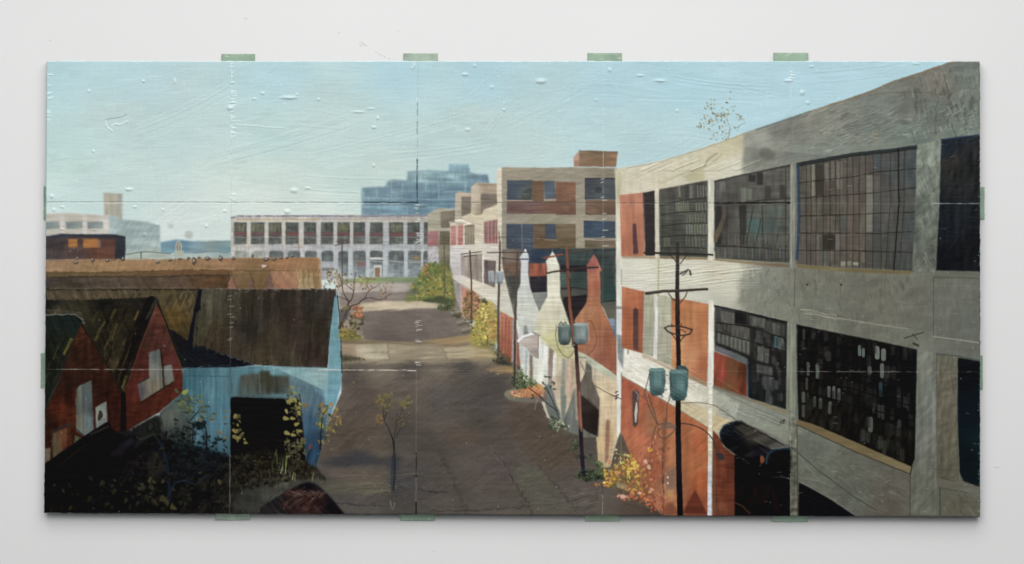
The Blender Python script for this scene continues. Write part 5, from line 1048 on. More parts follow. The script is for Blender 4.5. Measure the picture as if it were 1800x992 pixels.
line([(1268, 774), (1266, 762), (1273, 750), (1288, 744)], 3, '22303a', .9, sm=True)
line([(1293, 741), (1303, 741), (1310, 745)], 3, '15181a', .9)
line([(1347, 815), (1350, 800), (1360, 791), (1375, 789), (1389, 788)], 4, '1f3440', .95, sm=True)
poly([(1352, 812), (1358, 798), (1372, 793), (1390, 791), (1390, 832), (1360, 822)], '08080c', soft=1)
line([(1355, 789), (1370, 788), (1386, 786)], 1.4, '8e8a7c', .7)
dab(1340, 808, 4, 6.5, 0, '8a4526', .9)
line([(1290, 757), (1320, 775), (1350, 797)], 2.4, '3c3a3d', .6, rough=.4)
line([(1325, 772), (1345, 785)], 1.4, '6a655a', .6)
motif('painted_cables')
line([(1198, 709), (1220, 708), (1239, 709), (1256, 713), (1273, 723.5), (1295, 739), (1310, 744), (1336, 756), (1362, 768), (1385, 782)], 1.6, '55564c', .75, sm=True)
line([(1197, 744), (1212, 746), (1225, 750), (1238, 757), (1247, 765), (1254, 775), (1258, 787), (1260, 798)], 2.2, '3b352f', .85, sm=True)
poly([(1259, 796), (1268, 797), (1273, 804), (1272, 809), (1263, 807)], '2b3232', soft=.7)
line([(1385, 782), (1398, 792), (1410, 802), (1435, 824), (1463, 845), (1500, 872), (1541, 898)], 1.8, '3c3d33', .8, sm=True)
line([(1255, 683), (1275, 692), (1300, 705), (1320, 714), (1378, 738)], 1.4, '5c5f52', .6, sm=True)
line([(1372, 742), (1379, 738), (1377, 744)], 3, '38382e', .8)
line([(1370, 747), (1378, 740)], 1.2, '38382e', .8)
line([(1084, 698), (1070, 692), (1058, 685), (1038, 672), (1020, 636)], 1.6, '5f5a50', .8, sm=True)
line([(1092, 702), (1075, 694)], 1.8, '504a44', .7)
line([(1136, 692), (1128, 698)], 1.5, '5a4640', .7)
line([(1260, 665), (1300, 690), (1330, 712)], .8, 'a08a78', .5)
line([(1405, 803), (1440, 845)], .9, '8f9182', .6)
for x, y in ((1084, 689), (1085, 695), (1084, 700)):
    dab(x, y, 3.4, 1.4, -.5, '4c463f', .85)

motif('painted_orange_shrub')
for P in ([(1166, 905), (1167, 870), (1164, 845)], [(1166, 850), (1165, 810), (1166, 780)], [(1140, 835), (1144, 822), (1142, 800)], [(1080, 852), (1092, 866), (1100, 880)]):
    line(P, [3, 2, 1.4], '4e3a30', .8, sm=True)
poly([(1064, 836), (1075, 818), (1100, 815), (1125, 820), (1140, 850), (1150, 880), (1130, 885), (1110, 862), (1080, 858), (1066, 850)], [(1075, 840, '7b6530'), (1110, 845, '6d5a30'), (1130, 870, '7a4a30')], soft=5, alpha=.7)
dabs(200, [(1125, 790), (1145, 765), (1160, 770), (1170, 790), (1172, 830), (1168, 895), (1130, 895), (1120, 850), (1112, 815)], (1.8, 4.6), ['b5583a', 'c36f4a', 'a34a30', 'cc8156', '8f3f2b', 'a85a44'], 121, alpha=.5, h=.12)
dabs(130, [(1062, 838), (1075, 815), (1110, 812), (1135, 822), (1145, 860), (1140, 880), (1112, 868), (1080, 852)], (1.5, 4.2), ['c2742f', 'c99a34', 'b5582c', 'd2aa42', '8a6a2a', 'b9743f', 'a4542f'], 122, alpha=.8, h=.2)
dabs(75, [(1092, 806), (1110, 800), (1122, 820), (1122, 838), (1105, 842), (1092, 820)], (1.5, 4), ['d8b62e', 'e2c845', 'c49a28', 'd8873a'], 123, h=.4)
dabs(50, [(1060, 826), (1082, 834), (1080, 858), (1062, 854)], (1.5, 4.2), ['d4b52c', 'c28c24', 'd97f3a', 'a87a22'], 124, h=.4)
dabs(40, [(1070, 800), (1095, 790), (1110, 805), (1085, 822)], (1, 2.6), ['cfc06a', 'c99b4a', 'b0a858', 'c78a50'], 125)
dabs(50, [(1078, 872), (1105, 862), (1135, 870), (1150, 890), (1110, 884)], (1.8, 4.4), ['a84f2e', 'c0643a', 'd98a6a', '7a3a26', '8a5a30'], 126)
dabs(40, [(1140, 875), (1168, 870), (1170, 900), (1145, 900)], (1.8, 4.4), ['a3502f', 'b5643f', '7f3d29'], 127)
for x, y, a, c in ((1072, 812, 5, 'c98a62'), (1083, 791, 2.6, 'd8b98c'), (1141, 822, 4.5, 'd3ae86'), (1095, 873, 5, 'dca28a'), (1143, 791, 5, 'd99a2f'), (1125, 867, 3.5, 'e0a284'), (1146, 861, 4, 'd98f72'), (1065, 853, 0.8, 'c98a3c'), (1048, 853, 3.5, 'a3682c'), (1053, 852, 2, 'b07030'), (1086, 832, 5, 'd08a4a'), (1118, 823, 4.5, 'cf9a52'), (1175, 788, 2.5, 'a0452e'), (1170, 800, 3, 'ad5238'), (1174, 840, 2, 'e3c8b4'), (1174, 850, 2, 'e3c8b4'), (1135, 812, 4, 'd8a890')):
    dab(x, y, a, a * .7, x % 3, c, .95, h=.5)

motif('painted_sapling')
for P, w in (([(692, 862), (694, 820), (693, 795), (690, 768)], [2.6, 2.4, 2.2, 2]), ([(694, 800), (691, 778), (684, 755), (675, 738), (674, 720), (676, 700)], [2.2, 1.8, 1.5, 1.2, 1, .8]), ([(693, 790), (694, 765), (697, 745), (698, 728)], [1.8, 1.3, 1, .8]), ([(697, 767), (702, 757), (710, 750)], [1.4, 1.1, .7]), ([(675, 738), (682, 715), (684, 700)], [1, .8, .6]), ([(697, 742), (706, 725), (715, 708)], [.9, .7, .5])):
    line(P, w, '24201d', .85, sm=True)
line([(692, 800), (692, 832), (690, 862)], [4, 9, 4], '262c38', .55, soft=1.4)
dabs(60, [(660, 705), (668, 692), (690, 690), (692, 712), (680, 725), (664, 718)], (1.2, 3.4), ['6f6234', '756732', '5c5230', '7d6c3a'], 131, clump=4)
dabs(50, [(695, 705), (722, 695), (724, 712), (708, 725), (697, 720)], (1.2, 3.2), ['6a6036', '7d7040', '54492e'], 132, clump=4)
dabs(40, [(660, 728), (672, 728), (672, 745), (662, 748)], (1, 2.6), ['7d5f36', '6a5030'], 133, clump=3)
dabs(40, [(685, 728), (715, 725), (722, 740), (718, 755), (690, 745)], (1, 2.6), ['5c4a32', '6f5c3a', '4a3e2e'], 134, clump=3)
for x, y, a in ((667, 698, 4), (683, 697, 4.5), (677, 696, 4), (662, 707, 4), (671, 711, 4), (665, 731, 2.8), (709, 713, 4.5), (703, 709, 3.4), (717, 699, 3)):
    dab(x, y, a, a * .5, x % 3, '736631', .95)
for P in ([(688, 893), (686, 880)], [(690, 896), (694, 884)]):
    line(P, 1.6, '8a8b72', .6)
dabs(12, [(602, 640), (616, 640), (616, 650), (604, 650)], (1, 3), ['4e4632', '65593a'], 135)
dabs(10, [(616, 672), (628, 670), (628, 684), (618, 682)], (1, 3), ['4a4832', '5a5636'], 136)

motif('painted_roof_weed')
dabs(130, [(1243, 240), (1222, 222), (1232, 205), (1240, 180), (1262, 165), (1290, 160), (1300, 185), (1310, 205), (1305, 225), (1290, 240), (1270, 248), (1250, 250)], (.9, 2.5), ['7d6a38', '8a7a4a', '6b5a3a', '9a8448', '5f5a48'], 141, clump=4, ratio=.4)
for P in ([(1278, 210), (1283, 225), (1282, 238), (1275, 246)], [(1255, 232), (1254, 240), (1248, 246)], [(1296, 225), (1304, 218), (1310, 216)]):
    line(P, 1.3, '77683f', .7, rough=.3)

motif('painted_utility_pole')
# slim far poles
line([(826, 441), (828, 480), (829, 520), (829, 568)], 2.8, '4f433c', .9)
line([(810, 447), (828, 444.5), (846, 442.5)], 1.8, '4f433c', .9)
line([(816, 451), (838, 448.5)], 1.6, '4f433c', .9)
line([(826, 565), (832, 578)], 1.6, '4f433c', .5)
line([(879, 425), (878.5, 460), (877, 500), (876, 560), (876, 630)], [3, 3.6, 4, 4, 4.4], '54473f', .95)
line([(856, 444.5), (880, 444), (929, 444)], 1.8, '43383a', .9)
line([(877, 408), (879, 430)], 2, '6a5c50', .8)
line([(869, 418), (890, 417)], 1.4, '5a4c44', .7)
line([(909.5, 444), (908, 490), (906, 545), (905, 610), (904, 676)], [2.6, 3.6, 4.2, 4.2, 3.6], '56463b', .95)
line([(882, 453.5), (905, 456), (931, 456)], 1.8, '3f3a40', .9)
line([(905, 600), (904.5, 678)], 2.4, '2c2928', .7)
# pole of the two kilns
line([(995.6, 434), (998, 470), (999, 500), (1002, 540), (1006, 569), (1010, 600)], [4.4, 4.8, 5, 5.4, 6, 6], [(996, 450, '864c36'), (999, 500, '7d4833'), (1005, 560, '8a4f38')], .97)
line([(1001.5, 490), (1005, 540), (1010, 570)], 1.8, '2e2422', .7)
line([(1012, 604), (1014, 640), (1017, 681), (1019, 730), (1021, 761), (1023, 800), (1026, 836)], [6.4, 6.6, 7, 7, 7, 7, 7], [(1012, 620, '2e2422'), (1016, 660, '4f3630'), (1018, 700, '6e4438'), (1020, 740, '8c5242'), (1021, 765, '1f1a22'), (1025, 820, '221f2b')], .97)
line([(1018.5, 690), (1021, 735), (1022, 758)], 3, 'a5644e', .7)
line([(956, 453.5), (972, 451), (988, 447)], 3, '94492f', .9)
line([(999, 443), (1020, 441), (1040, 439.5)], 1.8, '6c4a42', .7)
line([(962, 480.5), (985, 476), (1005, 473), (1030, 471), (1051, 470)], 3, '3f2f2b', .95)
line([(986, 475), (995, 482), (999, 488)], 1.4, '5a3c32', .8)
line([(1007, 474), (1003, 484)], 1.4, '5a3c32', .8)
line([(1018, 628), (1030, 629)], 1.4, '5b4c44', .7)
line([(992, 611), (1000, 612), (1010, 606)], 2, '9a9480', .8, sm=True)
line([(978, 572), (977, 590), (981, 610), (990, 624), (1000, 629), (1008, 618)], 1.2, '4d4f48', .8, sm=True)
line([(1033, 563), (1041, 568), (1048, 588), (1048, 602), (1042, 616), (1033, 624)], 1.2, '5a3a30', .75, sm=True)
# near black pole
line([(1191, 428), (1191, 460), (1190.5, 500), (1191, 560), (1192.5, 610), (1193, 655)], [5, 6.5, 7, 8, 8, 8], [(1191, 440, '3a322c'), (1191, 520, '2f2723'), (1192, 600, '1f1a1a')], .98)
line([(1192, 695), (1192, 760), (1193.5, 830), (1195, 880), (1196, 912)], [9, 9.6, 10, 10.4, 10.6], [(1191, 720, '15110f'), (1193, 800, '17161d'), (1195, 890, '121014')], .98)
line([(1133, 444.8), (1190, 446), (1253, 448)], [3.6, 4, 3.2], '302b28', .95)
line([(1136, 516), (1170, 512), (1200, 511), (1243, 508.5)], [5.4, 5, 5, 4.4], '39302b', .97)
line([(1140, 515), (1180, 510.5), (1240, 507.5)], 1.2, '6f6256', .6)
for P in ([(1179, 449), (1184, 455), (1189, 461)], [(1207, 449), (1202, 456), (1196, 464)], [(1175, 516), (1181, 524), (1190, 532)], [(1208, 514), (1204, 523), (1196, 532)], [(1178, 585), (1185, 592), (1189, 600)], [(1206, 588), (1199, 596), (1195, 602)]):
    line(P, 1.8, '3a302a', .9)
line([(1196, 481), (1205, 477), (1210, 474)], 3, '35312a', .85)
line([(1200, 484), (1208, 478)], 2.4, '45413a', .8)
line([(1213, 477), (1214, 483)], 4, '3a372f', .85)
line([(1168, 577), (1175, 573.5), (1190, 573), (1205, 576), (1217, 580), (1213, 587), (1200, 590), (1185, 587), (1174, 583), (1168, 577)], 2.6, '372e29', .95)
for x in (1181, 1188, 1198):
    line([(x, 570), (x, 574)], 1.8, '372e29', .9)
line([(1190, 576), (1205, 584)], 2, '4a3e36', .7)
motif('painted_transformer')


def can(x0, x1, y0, y1, base, dark, light):
    m = (x0 + x1) / 2
    e = (x1 - x0) * .12
    poly([(x0, y0 + e), (x0 + e, y0), (x1 - e, y0), (x1, y0 + e), (x1 + .4, (y0 + y1) / 2), (x1 - e * .5, y1 - e * 1.6), (x1 - e * 2, y1), (x0 + e * 2, y1), (x0 + e * .5, y1 - e * 1.6)],
         [(x0, (y0 + y1) / 2, dark), (m - e, (y0 + y1) / 2, base), (m + e * 1.5, (y0 + y1) / 2, light), (x1, (y0 + y1) / 2, dark), (m, y1, dark)], soft=.6, tex=(.04, 90, 10, 1.4), h=.5)
    poly([(m + (x1 - x0) * .46 * math.cos(t), y0 + e + e * .9 * math.sin(t)) for t in np.linspace(0, 6.0, 12)], light, soft=.5, alpha=.8)
    line([(x0 + e * 1.5, y1 - .8), (m, y1 + .4), (x1 - e * 1.5, y1 - .8)], 1.4, dark, .7)


can(858, 868.5, 477, 498, 'a2abb1', '7f8890', 'b8c0c6')
can(871, 885, 477, 499, 'a5aeb5', '6f7880', 'bcc5cb')
can(980.5, 1004, 571, 606, '6b7d7a', '33403f', '7f918c')
can(1007, 1034, 568, 605, '889894', '4a5a5a', 'a7b7b3')
line([(984, 570), (986, 566), (990, 571), (994, 566), (996, 571)], 1.8, '3a4442', .8)
line([(1033, 567), (1035, 600)], 1.6, 'b7c1c0', .5)
poly([(1190, 643), (1205, 643), (1210, 650), (1209, 670), (1192, 668)], '38504f', soft=.8)
can(1140.5, 1169.5, 647, 695, '587c7b', '36504f', '6d9391')
can(1176, 1209, 650, 704, '4f7474', '2f4a4b', '668d8c')
line([(1188, 670), (1181, 688), (1175, 700)], 2, '555a60', .85)
line([(1142, 656), (1138, 672), (1134, 686)], 1.6, '3c4a4c', .8)
for x, y in ((1172, 660), (1171, 685), (1164, 697)):
    dab(x, y, 3, 1.8, 0, '8a8f86', .9)
for P in ([(1137, 684), (1133, 692), (1141, 715), (1150, 735), (1156, 748)], [(1140, 694), (1148, 718), (1156, 745)], [(1178, 700), (1173, 712), (1172, 735), (1170, 748)], [(1154, 750), (1150, 758), (1146, 775), (1144, 790)], [(1158, 746), (1172, 744), (1180, 745)]):
    line(P, 1.7, '4d423c', .8, sm=True)
line([(1158, 752), (1156, 762), (1162, 770), (1172, 770), (1181, 762), (1186, 752), (1180, 750), (1166, 752), (1156, 757)], 1.8, '54443a', .85, sm=True)
line([(1160, 748), (1175, 745), (1188, 750), (1176, 765), (1164, 768)], 1.6, '6b5a48', .7, sm=True)
poly([(1160, 748), (1175, 742), (1188, 748), (1186, 754), (1166, 755)], '6f5c4c', soft=.8, alpha=.6)

# ------------------------------------------------------------------ relief: bristle marks, impasto, dots
motif('painted_sky')
Z += .035 * noise(0, 10, 1.0, 3) + .02 * noise(90, 9, 1.0, 4) + .015 * noise(35, 9, 1, 9)
sky = (R == RID['painted_sky'])
soft_sky = blur(sky.astype(np.float32), 2)


# fine level ridges of dragged paint in the middle of the picture
band = np.clip((GX - 640) / 120, 0, 1) * np.clip((1480 - GX) / 140, 0, 1) * np.clip((GY - 300) / 50, 0, 1) * np.clip((730 - GY) / 60, 0, 1)
ridge = np.sin((GY + 1.1 * noise(0, 50, 8, 70)) * 2 * math.pi / 4.1) * np.clip(.5 + .5 * noise(0, 24, 3, 71), 0, 1.3)
Z += (.10 * ridge * band).astype(np.float32)
C *= (1 + .006 * ridge * band)[..., None]
grain = noise(0, 7, .8, 72) * .5 + noise(90, 7, .8, 73) * .35 + noise(0, .7, .7, 74) * .5
C *= (1 + .008 * grain * np.where(sky, .35, 1.2))[..., None]
lum = (C * np.array([.3, .59, .11], np.float32)).sum(-1, keepdims=True)
C[:] = lum + (C - lum) * np.where(sky, .97, SAT)[..., None]


def tune(name, m, test=None):
    """mix the paint of one passage a little differently"""
    w = (R == RID[name])
    if test is not None:
        w = w & test
    w = np.clip(blur(w.astype(np.float32), .7), 0, 1)[..., None]
    C[:] = C * (1 - w) + C * np.array(m, np.float32) * w


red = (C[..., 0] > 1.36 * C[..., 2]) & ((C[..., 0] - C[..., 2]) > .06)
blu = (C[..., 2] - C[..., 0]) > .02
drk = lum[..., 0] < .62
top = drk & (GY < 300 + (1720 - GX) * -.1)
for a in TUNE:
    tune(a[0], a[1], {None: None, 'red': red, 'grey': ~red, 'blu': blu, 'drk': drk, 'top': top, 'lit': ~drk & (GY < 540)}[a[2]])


def bristle(cx, cy, L, W, ang, amp, bend, seed):
    """one loaded brush stroke: ridges running along a bent band"""
    r = math.hypot(L, W) / 2 + abs(bend) + 4
    x0 = max(0, int(cx - X0 - r)); x1 = min(CW, int(cx - X0 + r))
    y0 = max(0, int(cy - Y0 - r)); y1 = min(CH, int(cy - Y0 + r))
    if x1 - x0 < 3 or y1 - y0 < 3:
        return
    sl = (slice(y0, y1), slice(x0, x1))
    ca, sa = math.cos(ang), math.sin(ang)
    u = ((GX[sl] - cx) * ca + (GY[sl] - cy) * sa) / (L / 2)
    v = (-(GX[sl] - cx) * sa + (GY[sl] - cy) * ca + bend * u * u) / (W / 2)
    rs = np.random.RandomState(seed)
    n = max(3, int(W / 2.2))
    prof = np.interp(v, np.linspace(-1, 1, 3 * n), blur(rs.randn(1, 3 * n).astype(np.float32), .9)[0] * 1.8)
    env = np.clip((1 - np.abs(u)) * 4, 0, 1) * np.clip((1 - np.abs(v)) * 5, 0, 1)
    Z[sl] += (amp * env * prof * soft_sky[sl] if seed < 5000 else amp * env * prof).astype(np.float32)


rs = np.random.RandomState(12)
for i in range(230):
    x, y = rs.uniform(80, 1600), rs.uniform(110, 430)
    a = rs.choice([-.32, -.1, .12, -.6, -.18, 0, .05]) + rs.randn() * .07
    bristle(x, y, rs.uniform(60, 230), rs.uniform(12, 46), a, rs.uniform(.02, .09), rs.uniform(-14, 14), 100 + i)
for i in range(240):
    x, y = rs.uniform(80, 1720), rs.uniform(250, 900)
    a = rs.choice([0, 0, 1.57, -.7, -.3, .4]) + rs.randn() * .1
    bristle(x, y, rs.uniform(30, 120), rs.uniform(8, 26), a, rs.uniform(.02, .07), rs.uniform(-6, 6), 5000 + i)
for x, y, L, W, a, b in ((500, 250, 300, 40, -.28, 4), (330, 200, 220, 60, -.45, 8), (860, 130, 130, 20, -.75, 0), (690, 240, 340, 30, -.25, 3), (1270, 150, 190, 26, .1, 5), (1100, 160, 160, 24, .12, -5), (1220, 175, 260, 12, .02, 0), (960, 190, 180, 20, -.45, 0), (880, 200, 120, 22, -.95, 0), (480, 130, 120, 20, -.6, 3), (290, 130, 160, 20, -.2, 6), (290, 385, 120, 40, -.55, 4), (560, 225, 90, 16, .1, 2), (1330, 160, 90, 12, .25, 3), (630, 330, 220, 50, .03, 4), (1500, 130, 160, 30, -.1, 2), (1180, 265, 120, 26, -.5, 2), (780, 270, 200, 30, -.12, 3)):
    bristle(x, y, L, W, a, .22, b, int(x * 3 + y) % 4000)
for x, y, L, W, a in ((1510, 235, 190, 40, -.3), (1640, 170, 150, 60, 1.2), (1440, 265, 120, 24, -.2), (1180, 300, 180, 40, -.45), (1200, 490, 200, 36, -.15), (960, 545, 200, 70, 0), (1060, 590, 160, 50, 0), (1130, 660, 120, 40, .55), (640, 850, 170, 40, .02), (980, 860, 150, 50, -.3), (620, 740, 110, 40, -.8), (1100, 880, 100, 24, .05), (700, 400, 90, 30, 0), (840, 400, 120, 60, 0), (900, 480, 120, 60, 0)):
    bristle(x, y, L, W, a, .2, 4, 6000 + int(x))


def bump(x, y, a, b, h, ang=0):
    r = 3 * max(a, b) + 2
    x0 = max(0, int(x - X0 - r)); x1 = min(CW, int(x - X0 + r))
    y0 = max(0, int(y - Y0 - r)); y1 = min(CH, int(y - Y0 + r))
    sl = (slice(y0, y1), slice(x0, x1))
    dx, dy = GX[sl] - x, GY[sl] - y
    ca, sa = math.cos(ang), math.sin(ang)
    q = ((dx * ca + dy * sa) / a) ** 2 + ((-dx * sa + dy * ca) / b) ** 2
    g = np.exp(-.5 * q ** 1.5).astype(np.float32)
    Z[sl] += h * g
    w = (.5 * np.exp(-.5 * q * 1.4) * soft_sky[sl])[..., None]
    C[sl] = C[sl] * (1 - w) + hx('eaf6f6') * w  # whitish glint on each sky bump, painted into the colour


for x, y, a, b, h in ((951, 143, 7, 3.2, 3), (508, 172, 11, 2, 2.4), (462, 164, 3, 1.8, 1.6), (522, 167, 2, 1.5, 1.6), (447, 174, 3, 1.3, 1.4), (560, 175, 2, 2, 1.4), (657, 224, 3, 1.8, 1.8), (664, 208, 2, 2, 1.6), (630, 197, 8, 1.4, 1.4), (652, 191, 5, 1.2, 1.2), (657, 291, 2, 2, 1.6), (817, 131, 4, 2, 2), (834, 116, 2, 2, 1.4), (864, 153, 2, 2, 1.2), (886, 193, 2, 2, 1.5), (1072, 123, 2.4, 2.4, 1.8), (1160, 142, 8, 1.8, 2), (1125, 133, 5, 1.5, 1.5), (1410, 163, 3, 3, 2.2), (1420, 181, 3, 2, 1.8), (1427, 117, 3, 1.4, 1.5), (1386, 142, 6, 2, 2), (1190, 195, 2, 2, 1.2), (404, 190, 4, 3, 2.2), (252, 143, 2, 2, 1.4), (307, 143, 2, 4, 1.4), (156, 160, 2, 2, 1.2), (164, 266, 2, 2, 1.2), (227, 333, 5, 2, 2), (275, 395, 1.5, 1.5, 1.4), (91, 345, 2.4, 2.4, 1.8), (110, 364, 3, 1.6, 1.4), (95, 369, 2.5, 2, 1.4), (237, 364, 2.5, 1.6, 1.4), (286, 369, 2, 1.5, 1.2), (517, 335, 5, 3, 2.2), (541, 331, 4, 1.4, 1.6), (505, 372, 4, 3, 2.2), (363, 398, 2, 2, 1.4), (254, 413, 2, 2, 1.4), (109, 403, 3, 1.4, 1.2), (166, 404, 4, 1.6, 1.2), (395, 371, 3, 1.5, 1.2), (740, 362, 8, 1.6, 1.8), (728, 115, 1.6, 3, 1.4), (725, 120, 2, 2, 1.2), (1048, 176, 1.5, 1.5, 1.2), (822, 228, 3, 2, 1.4), (1540, 107, 12, 1.5, 1.6), (1610, 112, 5, 1.5, 1.5), (808, 391, 6, 2.4, 1.6), (825, 396, 7, 1.6, 1.2)):
    bump(x, y, a, b, h)
rs = np.random.RandomState(99)
for i in range(430):                        # crumbs of paint and dust, their pale glints put into the colour
    x, y = rs.uniform(84, 1718), rs.uniform(112, 900)
    bump(x, y, .7 + rs.rand() * .6, .7 + rs.rand() * .4, .2 + .4 * rs.rand())
    if y > 400 and i % 2:
        dab(x, y, .9, .8, 0, 'c9ccc6', .35 + .3 * rs.rand(), h=0, keep=True)
# the torn flake in the upper left of the sky
rid = RID['painted_sky']
line([(186, 211), (200, 209), (213, 207), (222, 202)], 1.8, 'a3b8b6', .9, sm=True, h=-.7)
line([(186, 213), (188, 223), (198, 231)], 2, 'dcebec', .9, sm=True, h=.9)
line([(196, 222), (203, 218), (211, 219), (225, 213)], 2, 'e2eff0', .9, sm=True, h=.9)
for P in ([(415, 219), (440, 221), (470, 224), (500, 225)], [(408, 213), (424, 214)], [(406, 235), (418, 236)]):
    line(P, 1.6, 'd5e5e5', .6, h=.5)
# ridge of dried paint on the grey concrete
rid = RID['painted_concrete_factory']
line([(1408, 545), (1422, 546), (1440, 550), (1452, 553), (1470, 555)], 2.4, 'a5a08c', .8, h=1.2, rough=.3)
line([(1415, 552), (1440, 556), (1475, 563)], 2, '9d9986', .7, h=.8, rough=.3)
for x, y in ((1419, 501), (1479, 501)):
    dab(x, y, 1.6, 1.4, 0, '15140f', 1, h=-.5)
rs = np.random.RandomState(17)
for i in range(90):
    x, y = rs.uniform(1320, 1715), rs.uniform(180, 900)
    if y > 200 + (1720 - x) * .3:
        line([(x, y), (x + rs.uniform(2, 9), y - rs.uniform(-2, 3))], 1, 'b3b5a8', .35, h=.5, keep=True)

# ------------------------------------------------------------------ seams between the fifteen boards
TL, TR, BR, BL = (81.5, 107.2), (1723, 107.6), (1723.6, 909.3), (77, 902.2)
US, VS = (0, .1984, .3974, .5965, .797, 1), (0, .3125, .682, 1)
NU, NV = 1647, 803


def at(u, v):
    x = (TL[0] * (1 - u) + TR[0] * u) * (1 - v) + (BL[0] * (1 - u) + BR[0] * u) * v
    y = (TL[1] * (1 - u) + TR[1] * u) * (1 - v) + (BL[1] * (1 - u) + BR[1] * u) * v
    return x, y


def seam(vert, k, t0, t1, w, c, al, h, rough=0.0):
    P = []
    for t in np.linspace(0, 1, 40):
        x, y = at(US[k], t) if vert else at(t, VS[k])
        if t0 <= (y if vert else x) <= t1:
            P.append((x, y))
    e0 = at(US[k], .5)[0] if vert else at(.5, VS[k])[1]
    if not P:
        P = [(e0, t0), (e0, t1)] if vert else [(t0, e0), (t1, e0)]
    P = [(P[0][0], t0) if vert else (t0, P[0][1])] + P + [(P[-1][0], t1) if vert else (t1, P[-1][1])]
    line(P, w, c, al, h=h, keep=True, rough=rough, soft=.4)


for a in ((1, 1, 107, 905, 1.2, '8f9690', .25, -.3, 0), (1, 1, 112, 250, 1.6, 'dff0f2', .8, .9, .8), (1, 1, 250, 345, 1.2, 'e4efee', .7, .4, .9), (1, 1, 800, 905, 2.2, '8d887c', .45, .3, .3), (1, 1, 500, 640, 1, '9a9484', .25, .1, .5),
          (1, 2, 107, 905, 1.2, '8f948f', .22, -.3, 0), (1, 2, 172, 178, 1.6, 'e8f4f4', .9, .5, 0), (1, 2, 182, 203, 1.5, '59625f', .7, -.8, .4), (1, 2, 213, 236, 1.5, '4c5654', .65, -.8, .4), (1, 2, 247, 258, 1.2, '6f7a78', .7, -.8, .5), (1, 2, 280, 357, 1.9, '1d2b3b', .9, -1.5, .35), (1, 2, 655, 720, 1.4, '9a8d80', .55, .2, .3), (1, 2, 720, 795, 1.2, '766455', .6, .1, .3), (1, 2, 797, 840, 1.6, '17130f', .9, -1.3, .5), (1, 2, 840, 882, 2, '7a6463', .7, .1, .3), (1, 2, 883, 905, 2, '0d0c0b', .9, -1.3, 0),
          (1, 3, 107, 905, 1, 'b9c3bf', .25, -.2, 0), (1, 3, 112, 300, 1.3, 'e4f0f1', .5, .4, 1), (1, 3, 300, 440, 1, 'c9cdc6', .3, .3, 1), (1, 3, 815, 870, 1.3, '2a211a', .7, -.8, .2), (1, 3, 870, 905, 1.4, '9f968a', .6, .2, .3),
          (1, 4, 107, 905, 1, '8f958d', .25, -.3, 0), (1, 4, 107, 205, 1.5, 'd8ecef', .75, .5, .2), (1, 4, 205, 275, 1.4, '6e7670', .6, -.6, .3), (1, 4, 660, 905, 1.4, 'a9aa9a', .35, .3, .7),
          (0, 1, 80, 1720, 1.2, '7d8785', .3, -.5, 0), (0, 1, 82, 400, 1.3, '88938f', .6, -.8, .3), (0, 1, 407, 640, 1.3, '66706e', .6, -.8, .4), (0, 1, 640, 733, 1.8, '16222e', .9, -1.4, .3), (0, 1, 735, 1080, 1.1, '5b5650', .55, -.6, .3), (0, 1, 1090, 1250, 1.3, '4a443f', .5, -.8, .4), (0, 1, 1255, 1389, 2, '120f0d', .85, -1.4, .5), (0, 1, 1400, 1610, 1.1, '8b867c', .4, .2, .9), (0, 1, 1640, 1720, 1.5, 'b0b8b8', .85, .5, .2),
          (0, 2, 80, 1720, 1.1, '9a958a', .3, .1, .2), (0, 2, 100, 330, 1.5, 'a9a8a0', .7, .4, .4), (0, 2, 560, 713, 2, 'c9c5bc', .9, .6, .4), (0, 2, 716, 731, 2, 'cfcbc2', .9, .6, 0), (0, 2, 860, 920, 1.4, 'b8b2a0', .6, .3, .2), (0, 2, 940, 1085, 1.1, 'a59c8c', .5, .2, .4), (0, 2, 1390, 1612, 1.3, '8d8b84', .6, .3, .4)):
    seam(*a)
# light ledge just under the upper seam, dashes of paint dragged over the seams
for k, x0_, x1_, y_ in ((1, 84, 405, 1.6), (1, 408, 730, 1.3)):
    P = [(at(t, VS[1])[0], at(t, VS[1])[1] + y_) for t in np.linspace(0, 1, 30) if x0_ < at(t, 0)[0] < x1_]
    line(P, 1.2, 'e4eeec', .55, h=.2, keep=True)
rs = np.random.RandomState(4)
for xs, ya, yb, n, c in ((407, 112, 245, 26, 'dff0f2'), (407, 330, 360, 5, 'e6f2f2'), (733, 360, 430, 16, 'cfd3d2'), (733, 556, 604, 12, 'b5aca2'), (733, 636, 650, 3, 'c9c2b8'), (1390, 120, 150, 6, 'dff0f2'), (80, 118, 230, 16, 'e3f1f3'), (404, 515, 600, 9, '8a8478'), (1060, 265, 440, 9, 'cfd0c6')):
    for i in range(n):
        y = rs.uniform(ya, yb)
        x = xs + rs.uniform(-4, 1) + (xs == 80) * 4
        line([(x, y), (x + rs.uniform(4, 9), y - rs.uniform(-1, 2))], 1.5, c, .75, h=.8, keep=True)
for i in range(70):                         # ragged right edge, bare ground showing
    y = rs.uniform(250, 905)
    line([(1724, y), (1724 - rs.uniform(1, 5), y + rs.uniform(-1, 1))], 1, 'a9bdb9' if rs.rand() > .4 else '1e5a55', .7, h=.3, keep=True)
line([(1723, 240), (1723, 905)], 1.6, '2b5a57', .55, keep=True, h=0)
for a_, b_ in ((82, 662), (665, 1000), (1005, 1300), (1305, 1722)):
    line([(a_, 107.6), (b_, 107.9)], 1.8, 'eef9fb', .8, keep=True, h=0, rough=.2)  # highlight along the top edge, put into the paint colour
line([(82, 107), (79, 560), (77.5, 830)], 1.8, 'a9cfdd', .8, keep=True, h=0)

